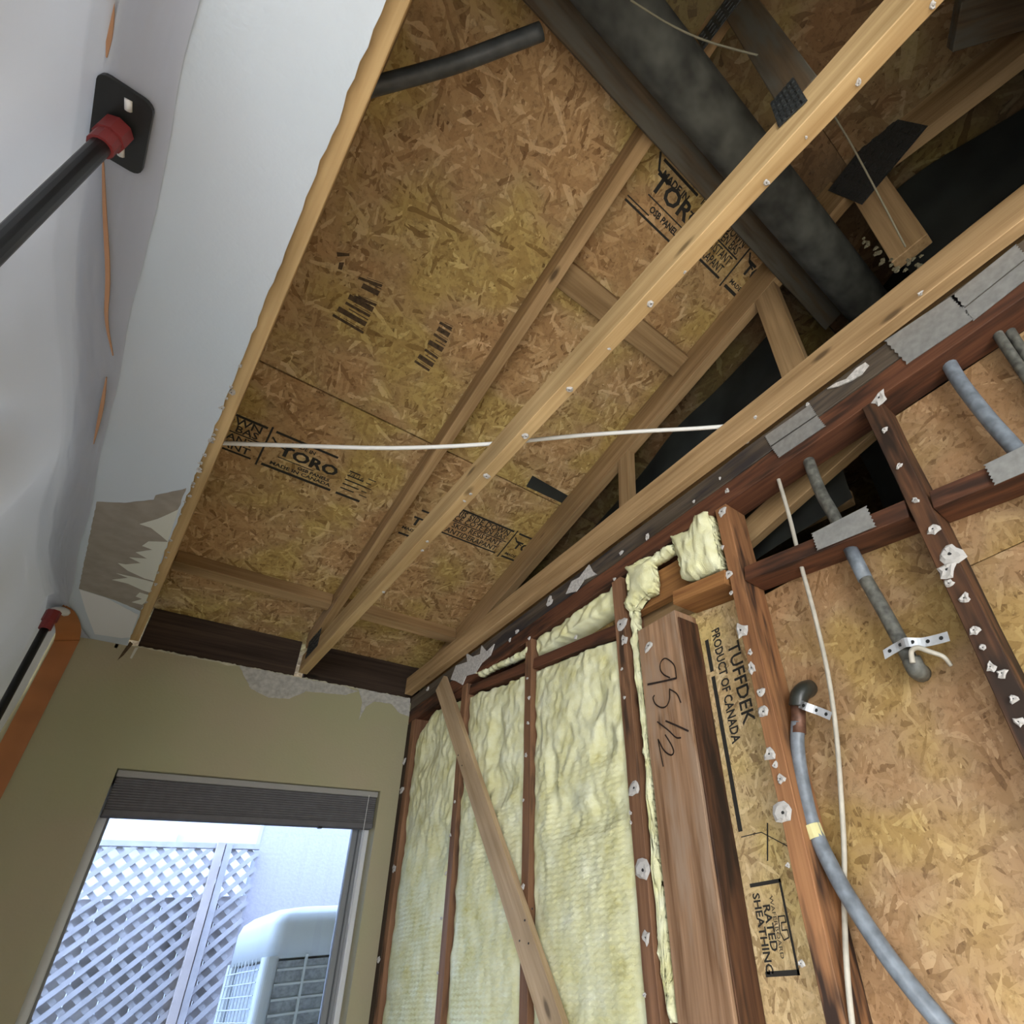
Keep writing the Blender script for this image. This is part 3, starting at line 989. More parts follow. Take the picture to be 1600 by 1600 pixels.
def gusset(name, c, n, x, w, h, parent):
    """toothed steel plate lying flat on a member"""
    mb = MB(); n = V(n); x = V(x); y = n.cross(x)
    mb.prism([c - x * w / 2 - y * h / 2, c + x * w / 2 - y * h / 2, c + x * w / 2 + y * h / 2, c - x * w / 2 + y * h / 2], n * 0.0015)
    k = 6
    for i in range(k):
        for j in range(4):
            p = c + x * (w * ((i + .5) / k - .5)) + y * (h * ((j + .5) / 4 - .5)) + n * 0.0015
            s1, s2 = w / k * .3, h / 4 * .22
            mb.prism([p - x * s1 - y * s2, p + x * s1 - y * s2, p + x * s1 + y * s2, p - x * s1 + y * s2], n * 0.0022)
    return mb.build(name, M['gusset'], parent, label='dark toothed steel plate')


def gusset_px(px, x, parent):
    q = [atX(u, v, x) for u, v in px]
    mb = MB(); mb.prism(q, V((-0.0015, 0, 0)))
    for i in range(6):
        for j in range(5):
            def pt(a, b): return q[0].lerp(q[1], a).lerp(q[3].lerp(q[2], a), b)
            a0, b0 = (j + .2) / 5, (i + .25) / 6
            mb.prism([pt(a0, b0), pt(a0 + .12, b0), pt(a0 + .12, b0 + .09), pt(a0, b0 + .09)], V((-0.004, 0, 0)))
    return mb.build('gusset_plate', M['gusset'], parent, label='dark toothed steel plate')


def truss(x0, x1, depth, mats, label, yb=WY - 0.03, rg=0.0008):
    xc, t = (x0 + x1) / 2, x1 - x0
    r = root('roof_truss', (xc, WY, CH), label, 'truss', GRP)
    d = {}
    d['bottom'] = board('bottom_chord', (xc, yb, CH + 0.0445), (xc, -3.15, CH + 0.0445), EZ, 0.089, t, mats[0], r, rag=rg, bevel=0.002)
    off = depth / 2 / COSR + 0.0005
    ye = 2.74
    d['top'] = board('top_chord', (xc, ye, roofz(ye) - off), (xc, 0.045, roofz(0.045) - off), V((0, RS, 1)), depth, t, mats[1], r, rag=0.0006)
    d['east'] = board('top_chord', (xc, -0.0, roofz(0) - off), (xc, -3.0, roofz(-3.0) - off), V((0, -RS, 1)), depth, t, mats[1], r, rag=0.0006)
    return r, d


t1, d1 = truss(-0.044, -0.007, 0.089, (M['pine'], M['fir']), 'truss whose bottom chord runs along the cut edge of the ceiling drywall', rg=0.0003)
t2, d2 = truss(0.570, 0.606, 0.089, (M['pine'], M['fir']), 'middle truss hanging free across the opened ceiling')
t3, d3 = truss(1.170, 1.208, 0.128, (M['fir'], M['fir']), 'truss above the bare stud wall with webs against the dark attic')
# webs
kp = board('web', (0.588, 0.0, CH + 0.09), (0.588, 0.0, roofz(0) - 0.10), EY, 0.075, 0.034, M['fir_dusty'], t2)
gusset_px([(1240, 121), (1262, 157), (1217, 200), (1204, 163)], 0.5685, t2)
gusset('gusset_plate', V((0.5695, 2.60, CH + 0.085)), (-1, 0, 0), EY, 0.16, 0.09, t2)
gusset('gusset_plate', V((0.5695, 0.03, roofz(0) - 0.11)), (-1, 0, 0), EY, 0.17, 0.10, t2)
gusset_px([(1383, 183), (1450, 197), (1347, 320), (1294, 298)], 1.1680, t3)
for (a, b, w) in (((978, 700), (981, 800), 0.062), ((1196, 455), (1248, 590), 0.085), ((1340, 265), (1425, 395), 0.10)):
    board('web', atX(*a, 1.189), atX(*b, 1.189), EY, w, 0.036, M['fir'], t3)
for (u, v) in ((1017, 474), (889, 608), (1197, 285), (1341, 130), (1457, 9), (822, 681), (760, 743)):
    scrap(u, v, 15, d2['bottom'], 'Z')
for (u, v) in ((726, 783), (660, 860), (600, 925), (952, 545), (1070, 425), (668, 846), (1260, 215), (735, 772)):
    scrap(u, v, 7, d2['bottom'], 'Z')
for (u, v, s) in ((264, 835, 12), (362, 612, 18), (375, 570, 8), (330, 690, 8), (244, 893, 12), (232, 922, 14), (226, 940, 14)):
    scrap(u, v, s, d1['bottom'], 'Z')

nj = board('ceiling_joist', (1.089, WY - 0.02, CH + 0.046), (1.089, -2.9, CH + 0.046), EZ, 0.089, 0.038, M['fir'], None, rag=0.001,
           label='long joist lying along the top of the bare stud wall', cat='joist')
scrap(1438, 458, 12, nj, 'Z', CH + 0.0005); scrap(1180, 652, 9, nj, 'Z', CH + 0.0005)

# blocking between the trusses, tight under the roof boards
def roof_block(xa, xb, y, w, t, mat, label, off=0.0):
    return board('blocking', (xa, y, roofz(y) - t / 2 / COSR - 0.001 - off), (xb, y, roofz(y) - t / 2 / COSR - 0.001 - off), UPS, w, t, mat, None, rag=0.0008, label=label, cat='wood block', group='blocking between the trusses')


roof_block(-0.005, 0.568, 2.47, 0.05, 0.062, M['fir'], 'block near the eave, left of the middle truss')
roof_block(0.608, 1.168, 2.47, 0.05, 0.062, M['fir'], 'block near the eave, right of the middle truss')
roof_block(0.608, 1.168, 0.778, 0.090, 0.036, M['fir'], 'flat block near the ridge right of the middle truss')
board('purlin', (-0.9, 0.292, roofz(0.292) - 0.130), (1.47, 0.292, roofz(0.292) - 0.130), UPS, 0.078, 0.03, M['fir_dusty'], None, rag=0.001, label='dusty purlin running under the ridge beside the grey pipe', cat='purlin')
for k, (xa, xb, lb) in enumerate(((-0.004, 0.568, 'dark eave board left of the middle truss'), (0.608, 1.167, 'dark eave board right of the middle truss'))):
    board('eave_board', (xa, WY + 0.045, CH + 0.085), (xb, WY + 0.045, CH + 0.085), EZ, 0.20, 0.03, M['eave'], None, label=lb, cat='board', group='boards closing the eave')
board('wall_top_plate', (-3.2, WY + 0.075, CH - 0.012), (1.10, WY + 0.075, CH - 0.012), EY, 0.085, 0.036, M['eave'], None, label='dark plate on top of the olive wall', cat='board')

# grey pipe along the ridge
mb = MB(); mb.tube([(-0.9, 0.185, 1.80), (0.4, 0.180, 1.79), (1.0, 0.176, 1.78), (1.47, 0.173, 1.777)], 0.072, 16, 8)
gp = mb.build('vent_pipe', M['duct'], None, sm=True, label='fat dusty grey pipe running under the ridge', cat='pipe')
# insulation crumbs where it meets the joist
for i in range(26):
    t = i / 25
    u = 1350 + 95 * t + random.uniform(-6, 6); v = (372 + 45 * math.sin(min(1, t * 1.6) * 1.57)) + random.uniform(-8, 8) - 25 * max(0, t - .6)
    P = atX(u, v, 1.06 + 0.02)
    s = random.uniform(0.010, 0.02)
    link('dust_clump', DUST[i % 6], frame(P, V((0, s, 0)), V((0, 0, s)), V((-s * .8, 0, 0))), nj)

mb = MB(); mb.tube([atZ(530, 150, 1.60), atZ(592, 133, 1.65), atZ(700, 103, 1.72), atZ(790, 70, 1.76), atZ(846, 49, 1.79)], 0.018, 10, 6)
mb.build('conduit', M['conduit'], None, sm=True, label='dark grey conduit crossing behind the ceiling edge at the top', cat='conduit')
mb = MB(); mb.tube([atZ(300, 688, 1.305), atZ(345, 692, 1.303), atZ(480, 697, 1.302), atZ(620, 700, 1.302), atZ(760, 694, 1.301), atZ(900, 681, 1.301), atZ(1000, 674, 1.302), atZ(1095, 669, 1.30), atZ(1180, 662, 1.30)], 0.0062, 8, 6)
mb.build('ceiling_cable', M['pvc'], None, sm=True, label='white cable strung across the opened ceiling', cat='cable')
mb = MB(); mb.tube([atZ(985, 0, 1.62), atZ(1050, 40, 1.62), atZ(1110, 66, 1.60), atZ(1190, 88, 1.58), atZ(1250, 104, 1.56), atZ(1310, 192, 1.46), atZ(1350, 262, 1.42), atZ(1415, 386, 1.32)], 0.0022, 6, 6)
mb.build('twine', M['twine'], None, sm=True, label='thin grey twine hanging in the dark attic corner', cat='string')
# black sheeting beyond the stud wall, two black sheets standing for dark void, and a duct lying along its foot
def sheeting(xb, ya, yb, label):
    mb = MB(); vs = []; fs = []
    NA, NB = 60, 16
    for i in range(NA + 1):
        y = ya + (yb - ya) * i / NA
        for j in range(NB + 1):
            t = j / NB
            z = 1.02 + (roofz(y) - 0.03 - 1.02) * t
            vs.append((xb + 0.016 * noise.noise(V((y * 3, z * 6, 0))) + 0.012 * math.sin(y * 7 + z * 9 + 2 * noise.noise(V((y * 2, z * 2, 5)))), y, z))
    for i in range(NA):
        for j in range(NB):
            a = i * (NB + 1) + j
            fs.append((a, a + 1, a + NB + 2, a + NB + 1))
    mb.add(vs, fs)
    return mb.build('black_sheeting_and_void', M['felt'], None, sm=True, label=label, cat='sheeting', group='black sheeting in the attic')


sheeting(1.36, 2.72, 0.42, 'wrinkled black sheeting behind the truss above the insulated bays')
sheeting(1.60, 0.42, 0.02, 'narrow black sheet standing for the dark void behind the ridge pipe end')
sheeting(1.36, 0.02, -2.2, 'black sheet standing for the dark attic void at the upper right')
mb = MB(); mb.tube([(1.285, 2.6, 1.33), (1.29, 1.5, 1.325), (1.285, 0.4, 1.335), (1.29, -0.6, 1.33), (1.29, -1.6, 1.33)], 0.030, 10, 6)
mb.build('black_hose', M['duct'], None, sm=True, label='dark hose lying along the wall top under the black sheeting', cat='hose')
board('attic_beam', atZ(1490, 40, 1.75), atZ(1680, -20, 1.75), EY, 0.09, 0.04, M['fir_dusty'], None, label='dusty beam end at the top right corner of the attic', cat='beam')

# ================================================================== SCRAPS ON THE WALL LUMBER
for (u, v, s, key) in ((1128, 800, 22, 's4'), (1129, 855, 10, 's4'), (1139, 897, 20, 's4'), (1143, 926, 10, 's4'), (1158, 985, 34, 's4'), (1172, 1019, 13, 's4'),
                       (1175, 1044, 24, 's4'), (1188, 1082, 22, 's4'), (1194, 1112, 26, 's4'), (1203, 1178, 30, 's4'), (1220, 1217, 22, 's4'), (1225, 1270, 46, 's4'), (1231, 1352, 12, 's4'), (1252, 1505, 16, 's4'), (1211, 1196, 16, 's4'),
                       (1374, 622, 34, 's5'), (1382, 672, 14, 's5'), (1405, 728, 14, 's5'), (1430, 782, 16, 's5'), (1458, 827, 26, 's5'), (1484, 866, 54, 's5'), (1480, 890, 40, 's5'), (1483, 912, 20, 's5'), (1507, 935, 24, 's5'),
                       (1522, 985, 22, 's5'), (1536, 1012, 14, 's5'), (1548, 1042, 22, 's5'), (1566, 1052, 22, 's5'), (1584, 1092, 20, 's5'), (1592, 1128, 22, 's5'),
                       (970, 976, 34, 's3'), (975, 1000, 22, 's3'), (992, 1231, 36, 's3'), (1006, 1360, 44, 's3'), (1010, 1465, 26, 's3'), (985, 1270, 9, 's3'), (1007, 1555, 10, 's3'), (976, 1090, 8, 's3'), (972, 1045, 8, 's3'), (986, 1285, 8, 's3'),
                       (827, 1090, 9, 's2'), (825, 1130, 9, 's2'), (822, 1180, 9, 's2'), (818, 1385, 11, 's2'), (824, 1060, 7, 's2'), (818, 1250, 7, 's2'),
                       (711, 1253, 7, 's1'), (704, 1305, 8, 's1'), (697, 1365, 8, 's1'), (690, 1435, 8, 's1'), (684, 1520, 8, 's1'),
                       (632, 1190, 14, 's0'), (628, 1235, 18, 's0'), (616, 1357, 16, 's0'), (592, 1500, 14, 's0')):
    scrap(u, v, s, studs[key], p=WX - 0.0022)
scrap(1014, 1009, 22, post, ang=0.3, stretch=1.3, p=WX - 0.0022)
for (u, v, s) in ((1106, 730, 16), (1046, 773, 15), (994, 814, 18), (1012, 839, 14), (971, 864, 12), (939, 859, 14), (836, 936, 16), (859, 940, 24), (1136, 767, 12), (1084, 784, 8), (1125, 747, 8), (1168, 690, 12), (1175, 660, 7)):
    scrap(u, v, s, up_plate, p=WX - 0.002)
for (u, v, s) in ((808, 987, 12), (797, 1000, 9), (827, 998, 9), (900, 996, 10), (669, 1076, 12), (1262, 632, 10), (960, 905, 9)):
    scrap(u, v, s, lo_plate, p=WX - 0.002)
for px, pr in (([(884, 928), (893, 908), (905, 902), (920, 882), (926, 893), (932, 897), (912, 906), (900, 924), (890, 926)], up_plate),
               ([(1292, 607), (1306, 598), (1322, 592), (1338, 575), (1352, 566), (1357, 570), (1346, 584), (1330, 594), (1310, 603)], up_plate),
               ([(704, 1062), (712, 1040), (730, 1034), (728, 1020), (738, 1026), (750, 1022), (752, 1008), (760, 1018), (772, 1006), (766, 1024), (752, 1036), (742, 1052), (728, 1056), (722, 1070), (712, 1064)], lo_plate)):
    flat_poly('drywall_scrap', [atX(u, v, WX - 0.006) for u, v in px], EX, 0.004, M['scrap'], pr)

# ================================================================== INSULATION
WG = 'yellow insulation in the stud wall'


def batt(y0, y1, z0, z1, label, top=None, knit=True, dents=(), x0=None, seed=0, bul=0.012, res=0.0055, edge=None):
    """soft glass-wool batt between two studs: ragged front, thick sides"""
    x0 = WX + 0.018 if x0 is None else x0
    ny = max(4, int(abs(y0 - y1) / res)); nz = max(6, int((z1 - z0) / res))
    vs = []; fs = []
    for j in range(nz + 1):
        t = j / nz
        for i in range(ny + 1):
            s = i / ny
            y = y0 + (y1 - y0) * s
            zt = z1 if top is None else top(y)
            zt += 0.010 * noise.noise(V((y * 22, seed, 0)))
            z = z0 + (zt - z0) * t
            ee = 0.004 * noise.noise(V((z * 18, seed, 5)))
            if edge: y = edge(y, z, s)
            d = bul * (1 - (2 * s - 1) ** 4) * min(1, (zt - z) / 0.05 + 0.25)
            d += 0.008 * noise.noise(V((y * 6, z * 5, seed))) + 0.006 * noise.noise(V((y * 16, z * 13, seed + 3)))
            d += 0.006 * noise.noise(V((y * 40, z * 26, seed + 7))) * (0.4 + 0.6 * min(1, max(0, (z - .1) / .5)))
            if knit:
                kf = min(1, max(0, (0.62 - z) / 0.35)) * 0.75 + 0.15
                ph = z / 0.0160 + 0.36 * abs(((y / 0.030) % 1) * 2 - 1) + 0.25 * noise.noise(V((y * 8, z * 8, seed + 11)))
                d += kf * 0.0042 * min(1, 9 * s * (1 - s)) * math.sin(ph * 2 * math.pi)
            else:
                d += 0.008 * noise.noise(V((y * 28, z * 28, seed + 9)))
            for (dy, dz, ry, rz, dd) in dents:
                q = ((y - dy) / ry) ** 2 + ((z - dz) / rz) ** 2
                if q < 1: d -= dd * (1 - q) ** 1.5
            vs.append((max(x0 - d, WX - 0.012), y + ee * (1 if s in (0, 1) else 0), z))
    W = ny + 1
    for j in range(nz):
        for i in range(ny):
            a = j * W + i
            fs.append((a, a + 1, a + 1 + W, a + W))
    # sides back to the sheathing
    rim = [i for i in range(W)] + [j * W + ny for j in range(1, nz + 1)] + [nz * W + i for i in range(ny - 1, -1, -1)] + [j * W for j in range(nz - 1, 0, -1)]
    b = len(vs)
    for k, i in enumerate(rim):
        q = vs[i]; vs.append((SX - 0.003, q[1], q[2]))
    n = len(rim)
    for k in range(n):
        fs.append((rim[k], rim[(k + 1) % n], b + (k + 1) % n, b + k))
    mb = MB(); mb.add(vs, fs)
    return mb.build('insulation_batt', M['wool'], None, sm=True, label=label, cat='insulation', group=WG)


def undb(y): return slant(y) - 0.008 - 0.044


batt(2.690, 2.232, -1.235, 0.98, 'insulation batt in the corner bay beside the olive wall', top=lambda y: min(undb(y) - 0.012, 0.94 + (2.69 - y) * .55), seed=1, dents=((2.33, 0.40, .1, .12, 0.025), (2.5, 0.85, .1, .1, 0.017)))
batt(2.182, 1.726, -1.235, 0.98, 'insulation batt behind the diagonal brace', top=lambda y: undb(y) - 0.014, seed=2, dents=((1.93, 0.72, .06, .16, 0.028), (1.87, 0.55, .1, .08, 0.028), (1.98, 0.42, .05, .14, 0.022)))
batt(1.676, 1.200, -1.235, 0.95, 'widest insulation batt, right of the diagonal brace', top=lambda y: undb(y) - 0.008, seed=3,
     dents=((1.50, 0.37, .10, .09, 0.030), (1.35, 0.34, .16, .06, 0.028), (1.33, 0.68, .07, .07, 0.028), (1.30, 0.53, .07, .08, 0.028), (1.56, 0.50, .04, .14, 0.017)))
batt(1.670, 1.206, 0.985, 1.055, 'wedge of insulation squeezed under the top plate', top=lambda y: 1.053, seed=4, knit=False)


def fluff(px, x, th, label, seed, res=0.007):
    """torn hand-sized piece of wool; outline given, front puffed and ragged"""
    P = [atX(u, v, x) for u, v in px]
    poly = [(p.y, p.z) for p in P]
    out = []
    for i, a in enumerate(poly):
        b = poly[(i + 1) % len(poly)]
        L = math.hypot(b[0] - a[0], b[1] - a[1]); n = max(1, int(L / res))
        for k in range(n):
            t = k / n
            out.append((a[0] + (b[0] - a[0]) * t + random.uniform(-.0025, .0025), a[1] + (b[1] - a[1]) * t + random.uniform(-.0025, .0025)))
    bm = bmesh.new()
    vv = [bm.verts.new((x, y, z)) for y, z in out]
    f = bm.faces.new(vv)
    bmesh.ops.triangulate(bm, faces=[f])
    for _ in range(3):
        bmesh.ops.subdivide_edges(bm, edges=[e for e in bm.edges if e.calc_length() > res * 1.3], cuts=1, use_grid_fill=False)
        bmesh.ops.triangulate(bm, faces=[f for f in bm.faces if len(f.verts) > 3])
    rim = {v for e in bm.edges if len(e.link_faces) == 1 for v in e.verts}
    rp = [v.co.copy() for v in rim]
    for v in bm.verts:
        d = min((v.co - q).length for q in rp)
        h = th * min(1, (d / 0.02)) ** 0.5
        v.co.x -= h * (1 + 0.5 * noise.noise(V((v.co.y * 14, v.co.z * 14, seed)))) + 0.009 * noise.noise(V((v.co.y * 40, v.co.z * 40, seed)))
    ex = bmesh.ops.extrude_face_region(bm, geom=bm.faces[:])
    for g in ex['geom']:
        if isinstance(g, bmesh.types.BMVert): g.co.x = x + 0.02
    bmesh.ops.recalc_face_normals(bm, faces=bm.faces)
    me = bpy.data.meshes.new('insulation_piece'); bm.to_mesh(me); bm.free()
    me.materials.append(M['wool'])
    me.polygons.foreach_set('use_smooth', [True] * len(me.polygons))
    return link('insulation_piece', me, Matrix.Identity(4), None, label, 'insulation', WG)


fluff([(976, 887), (1006, 880), (1030, 862), (1052, 850), (1054, 862), (1036, 874), (1020, 882), (1024, 905), (1024, 926), (1010, 932), (1002, 938), (994, 952), (982, 956), (978, 944), (988, 920), (984, 898)], WX + 0.004, 0.022, 'torn insulation draped over the top of the post', 11)
fluff([(1052, 838), (1082, 826), (1088, 802), (1108, 800), (1114, 808), (1120, 840), (1130, 888), (1110, 896), (1078, 908), (1064, 904), (1068, 884), (1058, 866)], WX + 0.010, 0.028, 'crumpled insulation stuffed above the orange block', 12)
fluff([(984, 950), (994, 950), (996, 980), (1000, 1040), (1010, 1120), (1018, 1210), (1024, 1290), (1032, 1360), (1040, 1440), (1050, 1520), (1060, 1598), (1046, 1598), (1040, 1540), (1028, 1480), (1030, 1400), (1022, 1350), (1016, 1280), (1008, 1180), (998, 1080), (988, 1000)], WX + 0.012, 0.012, 'thin strip of insulation between stud and post', 13)
fluff([(742, 1052), (760, 1044), (790, 1030), (816, 1018), (826, 1008), (828, 1020), (806, 1032), (770, 1046), (750, 1058)], WX + 0.006, 0.012, 'sliver of insulation above the fire block near the corner', 14)

# ================================================================== PIPES AND WIRES IN THE WALL
PG = 'pipes in the stud wall'


def pipe_run(pts, r, mat, label, cat='pipe', name='water_pipe', n=12, group=PG):
    rt = root(name, pts[0], label, cat, group)
    mb = MB(); mb.tube(pts, r, n, 6)
    mb.build('tube', mat, rt, sm=True)
    return rt


def strap(px, x, rt, w=0.020):
    P = [atX(u, v, x) for u, v in px]
    mb = MB()
    d = (P[-1] - P[0]).normalized(); nrm = V((-1, 0, 0)); s_ = d.cross(nrm) * w / 2
    pts = smooth(P, 4); N = len(pts)
    vs = []; fs = []
    for i, q in enumerate(pts):
        bul = -0.012 * math.exp(-((i / (N - 1) - .42) / .13) ** 2)
        for sg in (1, -1):
            vs.append(q + s_ * sg + EX * bul); vs.append(q + s_ * sg + EX * (bul + 0.0015))
    for i in range(N - 1):
        a = 4 * i
        fs += [(a, a + 2, a + 6, a + 4), (a + 1, a + 5, a + 7, a + 3), (a, a + 4, a + 5, a + 1), (a + 2, a + 3, a + 7, a + 6)]
    mb.add(vs, fs)
    o = mb.build('hanger_strap', M['strap'], rt, label='perforated white metal strap')
    mb = MB()
    L = (P[-1] - P[0]).length; k = max(3, int(L / 0.022))
    for i in range(k):
        t = (i + .5) / k
        j = t * (N - 1); i0 = int(j); q = pts[i0].lerp(pts[min(i0 + 1, N - 1)], j - i0)
        bul = -0.012 * math.exp(-((t - .42) / .13) ** 2) - 0.0012
        mb.add([q + EX * bul + d * 0.0042 * math.cos(a) + s_.normalized() * 0.0042 * math.sin(a) for a in [2 * math.pi * m / 8 for m in range(8)]], [tuple(range(8))])
    mb.build('strap_hole', M['black'], o, fix=False)
    return o


g1 = pipe_run([atX(1246, 676, 1.165), atX(1258, 705, 1.165), atX(1280, 764, 1.165), atX(1303, 806, 1.165), atX(1322, 845, 1.165), atX(1344, 890, 1.165), atX(1384, 960, 1.165), atX(1412, 1012, 1.165), atX(1428, 1042, 1.165)], 0.0155, M['pex_old'], 'dirty grey pipe running through the blocked bay down to a strapped elbow')
mb = MB(); mb.tube([atX(1326, 852, 1.163), atX(1352, 905, 1.163)], 0.0165, 12, 1); mb.build('clean_section', M['pex'], g1, sm=True, label='clean blue-grey section')
strap([(1381, 1023), (1400, 1012), (1418, 1006), (1440, 1004), (1460, 1000), (1482, 994)], 1.150, g1)
mb = MB(); mb.tube([atX(1424, 1030, 1.16), atX(1432, 1046, 1.165), atX(1440, 1052, SX - 0.004)], 0.019, 12, 5); mb.build('elbow', M['pex_old'], g1, sm=True)
mb = MB(); mb.tube([atX(1426, 1036, 1.14), atX(1424, 1018, 1.138), atX(1434, 1012, 1.136), atX(1452, 1018, 1.14), atX(1474, 1026, 1.15), atX(1486, 1040, 1.165)], [0.006, 0.004], 8, 5); mb.build('tie_rag', M['romex'], g1, sm=True, label='cream rag tail')

g2 = pipe_run([atX(1455, 515, 1.165), atX(1470, 545, 1.165), atX(1500, 597, 1.165), atX(1545, 655, 1.165), atX(1590, 706, 1.165), atX(1640, 770, 1.165)], 0.0165, M['pex'], 'blue-grey pipe dropping from the large steel plates at the right')
g3 = pipe_run([atX(1530, 480, 1.17), atX(1552, 512, 1.17), atX(1584, 560, 1.17), atX(1640, 640, 1.17)], 0.011, M['pex_old'], 'thin dark pipe, left of the pair at the right edge')
g5 = pipe_run([atX(1548, 470, 1.185), atX(1570, 505, 1.185), atX(1600, 552, 1.185), atX(1650, 625, 1.185)], 0.011, M['pex_old'], 'thin dark pipe, right of the pair at the right edge')

g4 = pipe_run([atX(1247, 1128, 1.160), atX(1246, 1165, 1.160), atX(1253, 1218, 1.158), atX(1270, 1290, 1.156), atX(1303, 1362, 1.154), atX(1340, 1425, 1.152), atX(1385, 1492, 1.150), atX(1430, 1550, 1.149), atX(1475, 1604, 1.148), atX(1530, 1672, 1.148)], 0.0165, M['pex'], 'long curving blue-grey pipe at the lower right')
mb = MB(); mb.tube([atX(1247, 1102, 1.163), atX(1248, 1146, 1.160)], 0.0172, 12, 1); mb.build('copper_end', M['copper'], g4, sm=True, label='tarnished copper end')
mb = MB(); mb.tube([atX(1247, 1104, 1.162), atX(1249, 1088, 1.163), atX(1256, 1079, 1.175), atX(1264, 1076, SX - 0.004)], 0.0215, 14, 6); mb.build('elbow', M['blackpvc'], g4, sm=True, label='black elbow fitting')
strap([(1240, 1098), (1252, 1101), (1268, 1107), (1284, 1113), (1298, 1119)], 1.150, g4, 0.018)
mb = MB()
mb.tube([atX(1268, 1290, 1.156), atX(1276, 1311, 1.156)], 0.0195, 14, 1)
mb.build('tape_band', M['yellow_tape'], g4, label='yellow tape band')

mb = MB(); mb.tube([atX(1196, 690, 1.160), atX(1211, 732, 1.160), atX(1233, 806, 1.160), atX(1252, 884, 1.160), atX(1272, 958, 1.165), atX(1293, 1050, 1.172), atX(1306, 1140, 1.178), atX(1314, 1240, 1.182), atX(1319, 1330, 1.182), atX(1319, 1410, 1.178), atX(1323, 1510, 1.128), atX(1333, 1610, 1.122), atX(1348, 1700, 1.118)], 0.0058, 8, 6)
mb.build('wall_cable', M['romex'], None, sm=True, label='dusty white cable hanging down the open bay', cat='cable')

# ================================================================== PLASTIC CURTAIN, POLES, TAPE
DIMPLES = ((1.02, 0.50, 0.04), (1.36, 0.53, 0.05))


def sheet_pt(y, s):
    """s: 0 at the free upper edge on the ceiling, 1 at the floor"""
    prof = [(-0.226, DZ - 0.003), (-0.262, DZ - 0.0035), (-0.305, DZ - 0.006), (-0.326, DZ - 0.03), (-0.338, DZ - 0.10), (-0.355, 0.90), (-0.370, 0.5), (-0.375, 0.0), (-0.38, -0.6), (-0.38, -1.235)]
    j = s * (len(prof) - 1); i = min(int(j), len(prof) - 2); t = j - i
    x = prof[i][0] + (prof[i + 1][0] - prof[i][0]) * t; z = prof[i][1] + (prof[i + 1][1] - prof[i][1]) * t
    near = max(0.0, (y - 1.0) / 1.75)
    x += (0.035 * near + 0.085 * near ** 8) * min(1, s * 6) + 0.012 * math.sin(y * 5.0) * min(1, s * 12)
    amp = min(1.0, max(0, s - 0.28) * 3.0)
    x += amp * (0.036 * math.sin(y * 8 + 5.0 * s + 1.8 * noise.noise(V((y * 2, s * 3, 0)))) + 0.018 * noise.noise(V((y * 6, s * 5, 2))))
    if s < 0.24:
        z -= 0.006 * abs(noise.noise(V((y * 7, s * 30, 4)))) * (s / 0.24)
        x += 0.010 * noise.noise(V((y * 4.0, 0, 9))) * (1 if s < .05 else .6)
    # the sheet is sucked in round two dimples
    for dy, ds, a in DIMPLES:
        x -= a * math.exp(-((y - dy) / 0.05) ** 2 - ((s - ds) / 0.03) ** 2)
    if y > 2.45 and s > 0.2: x = min(x, -0.243 - 0.035 * max(0, min(1, (2.74 - y) / 0.15)))
    return V((x, y, z))


mb = MB(); vs = []; fs = []
NY, NS = 240, 90
for i in range(NY + 1):
    y = 2.768 - (2.768 - 0.30) * i / NY
    for j in range(NS + 1):
        vs.append(sheet_pt(y, j / NS))
for i in range(NY):
    for j in range(NS):
        a = i * (NS + 1) + j
        fs.append((a, a + 1, a + NS + 2, a + NS + 1))
mb.add(vs, fs)
ps = mb.build('plastic_sheet', M['sheet'], None, sm=True, fix=False, label='translucent white plastic sheet hung as a dust curtain from the ceiling', cat='plastic sheet')


def pole(x, y, ztop, label, head):
    rt = root('support_pole', (x, y, -ZC), label, 'pole', 'spring poles holding up the plastic sheet')
    mb = MB(); mb.tube([(x, y, -ZC), (x, y, ztop - 0.075)], 0.0125 if head else 0.011, 14, 1); mb.build('shaft', M['black'], rt, sm=True)
    mb = MB(); mb.tube([(x, y, -ZC), (x, y, 0.15)], 0.0165, 14, 1); mb.build('lower_shaft', M['black'], rt, sm=True)
    mb = MB(); mb.tube([(x, y, ztop - 0.085), (x, y, ztop - 0.05), (x + .003, y, ztop - 0.03)], 0.0165, 12, 2); mb.tube([(x, y, ztop - 0.055), (x, y, ztop - 0.018)], 0.020, 8, 1)
    mb.build('collar', M['red'], rt, label='red swivel collar')
    if head:
        mb = MB(); w, l, r = 0.034, 0.064, 0.014
        out = []
        for cx_, cy_, a0 in ((w - r, l - r, 0), (-w + r, l - r, 90), (-w + r, -l + r, 180), (w - r, -l + r, 270)):
            for k in range(5):
                a = math.radians(a0 + 22.5 * k)
                out.append(V((x + cx_ + r * math.cos(a), y + cy_ + r * math.sin(a), ztop)))
        mb.prism(out, V((0, 0, -0.009))); mb.build('head_plate', M['black'], rt, label='black rounded head plate')
        for sy in (-0.042, 0.038):
            mb = MB(); mb.tube([(x + .004, y + sy - 0.008, ztop - 0.0095), (x + .006, y + sy + 0.008, ztop - 0.0095)], 0.005, 8, 1); mb.build('plug', M['white_plastic'], rt, sm=True, label='white slot in the plate')
    return rt


pole(-0.283, 0.755, DZ - 0.009, 'black pole whose square head plate presses the sheet to the ceiling', True)
p2 = pole(-0.247, 2.50, 1.155, 'black pole with a red collar in the corner beside the orange tape', False)
mb = MB()
mb.tube([(-0.247, 2.50, 1.14), (-0.235, 2.53, 1.16), (-0.225, 2.56, 1.17)], 0.014, 8, 3)
mb.build('end_fitting', M['white_plastic'], p2, sm=True, label='pale clip at the pole end')

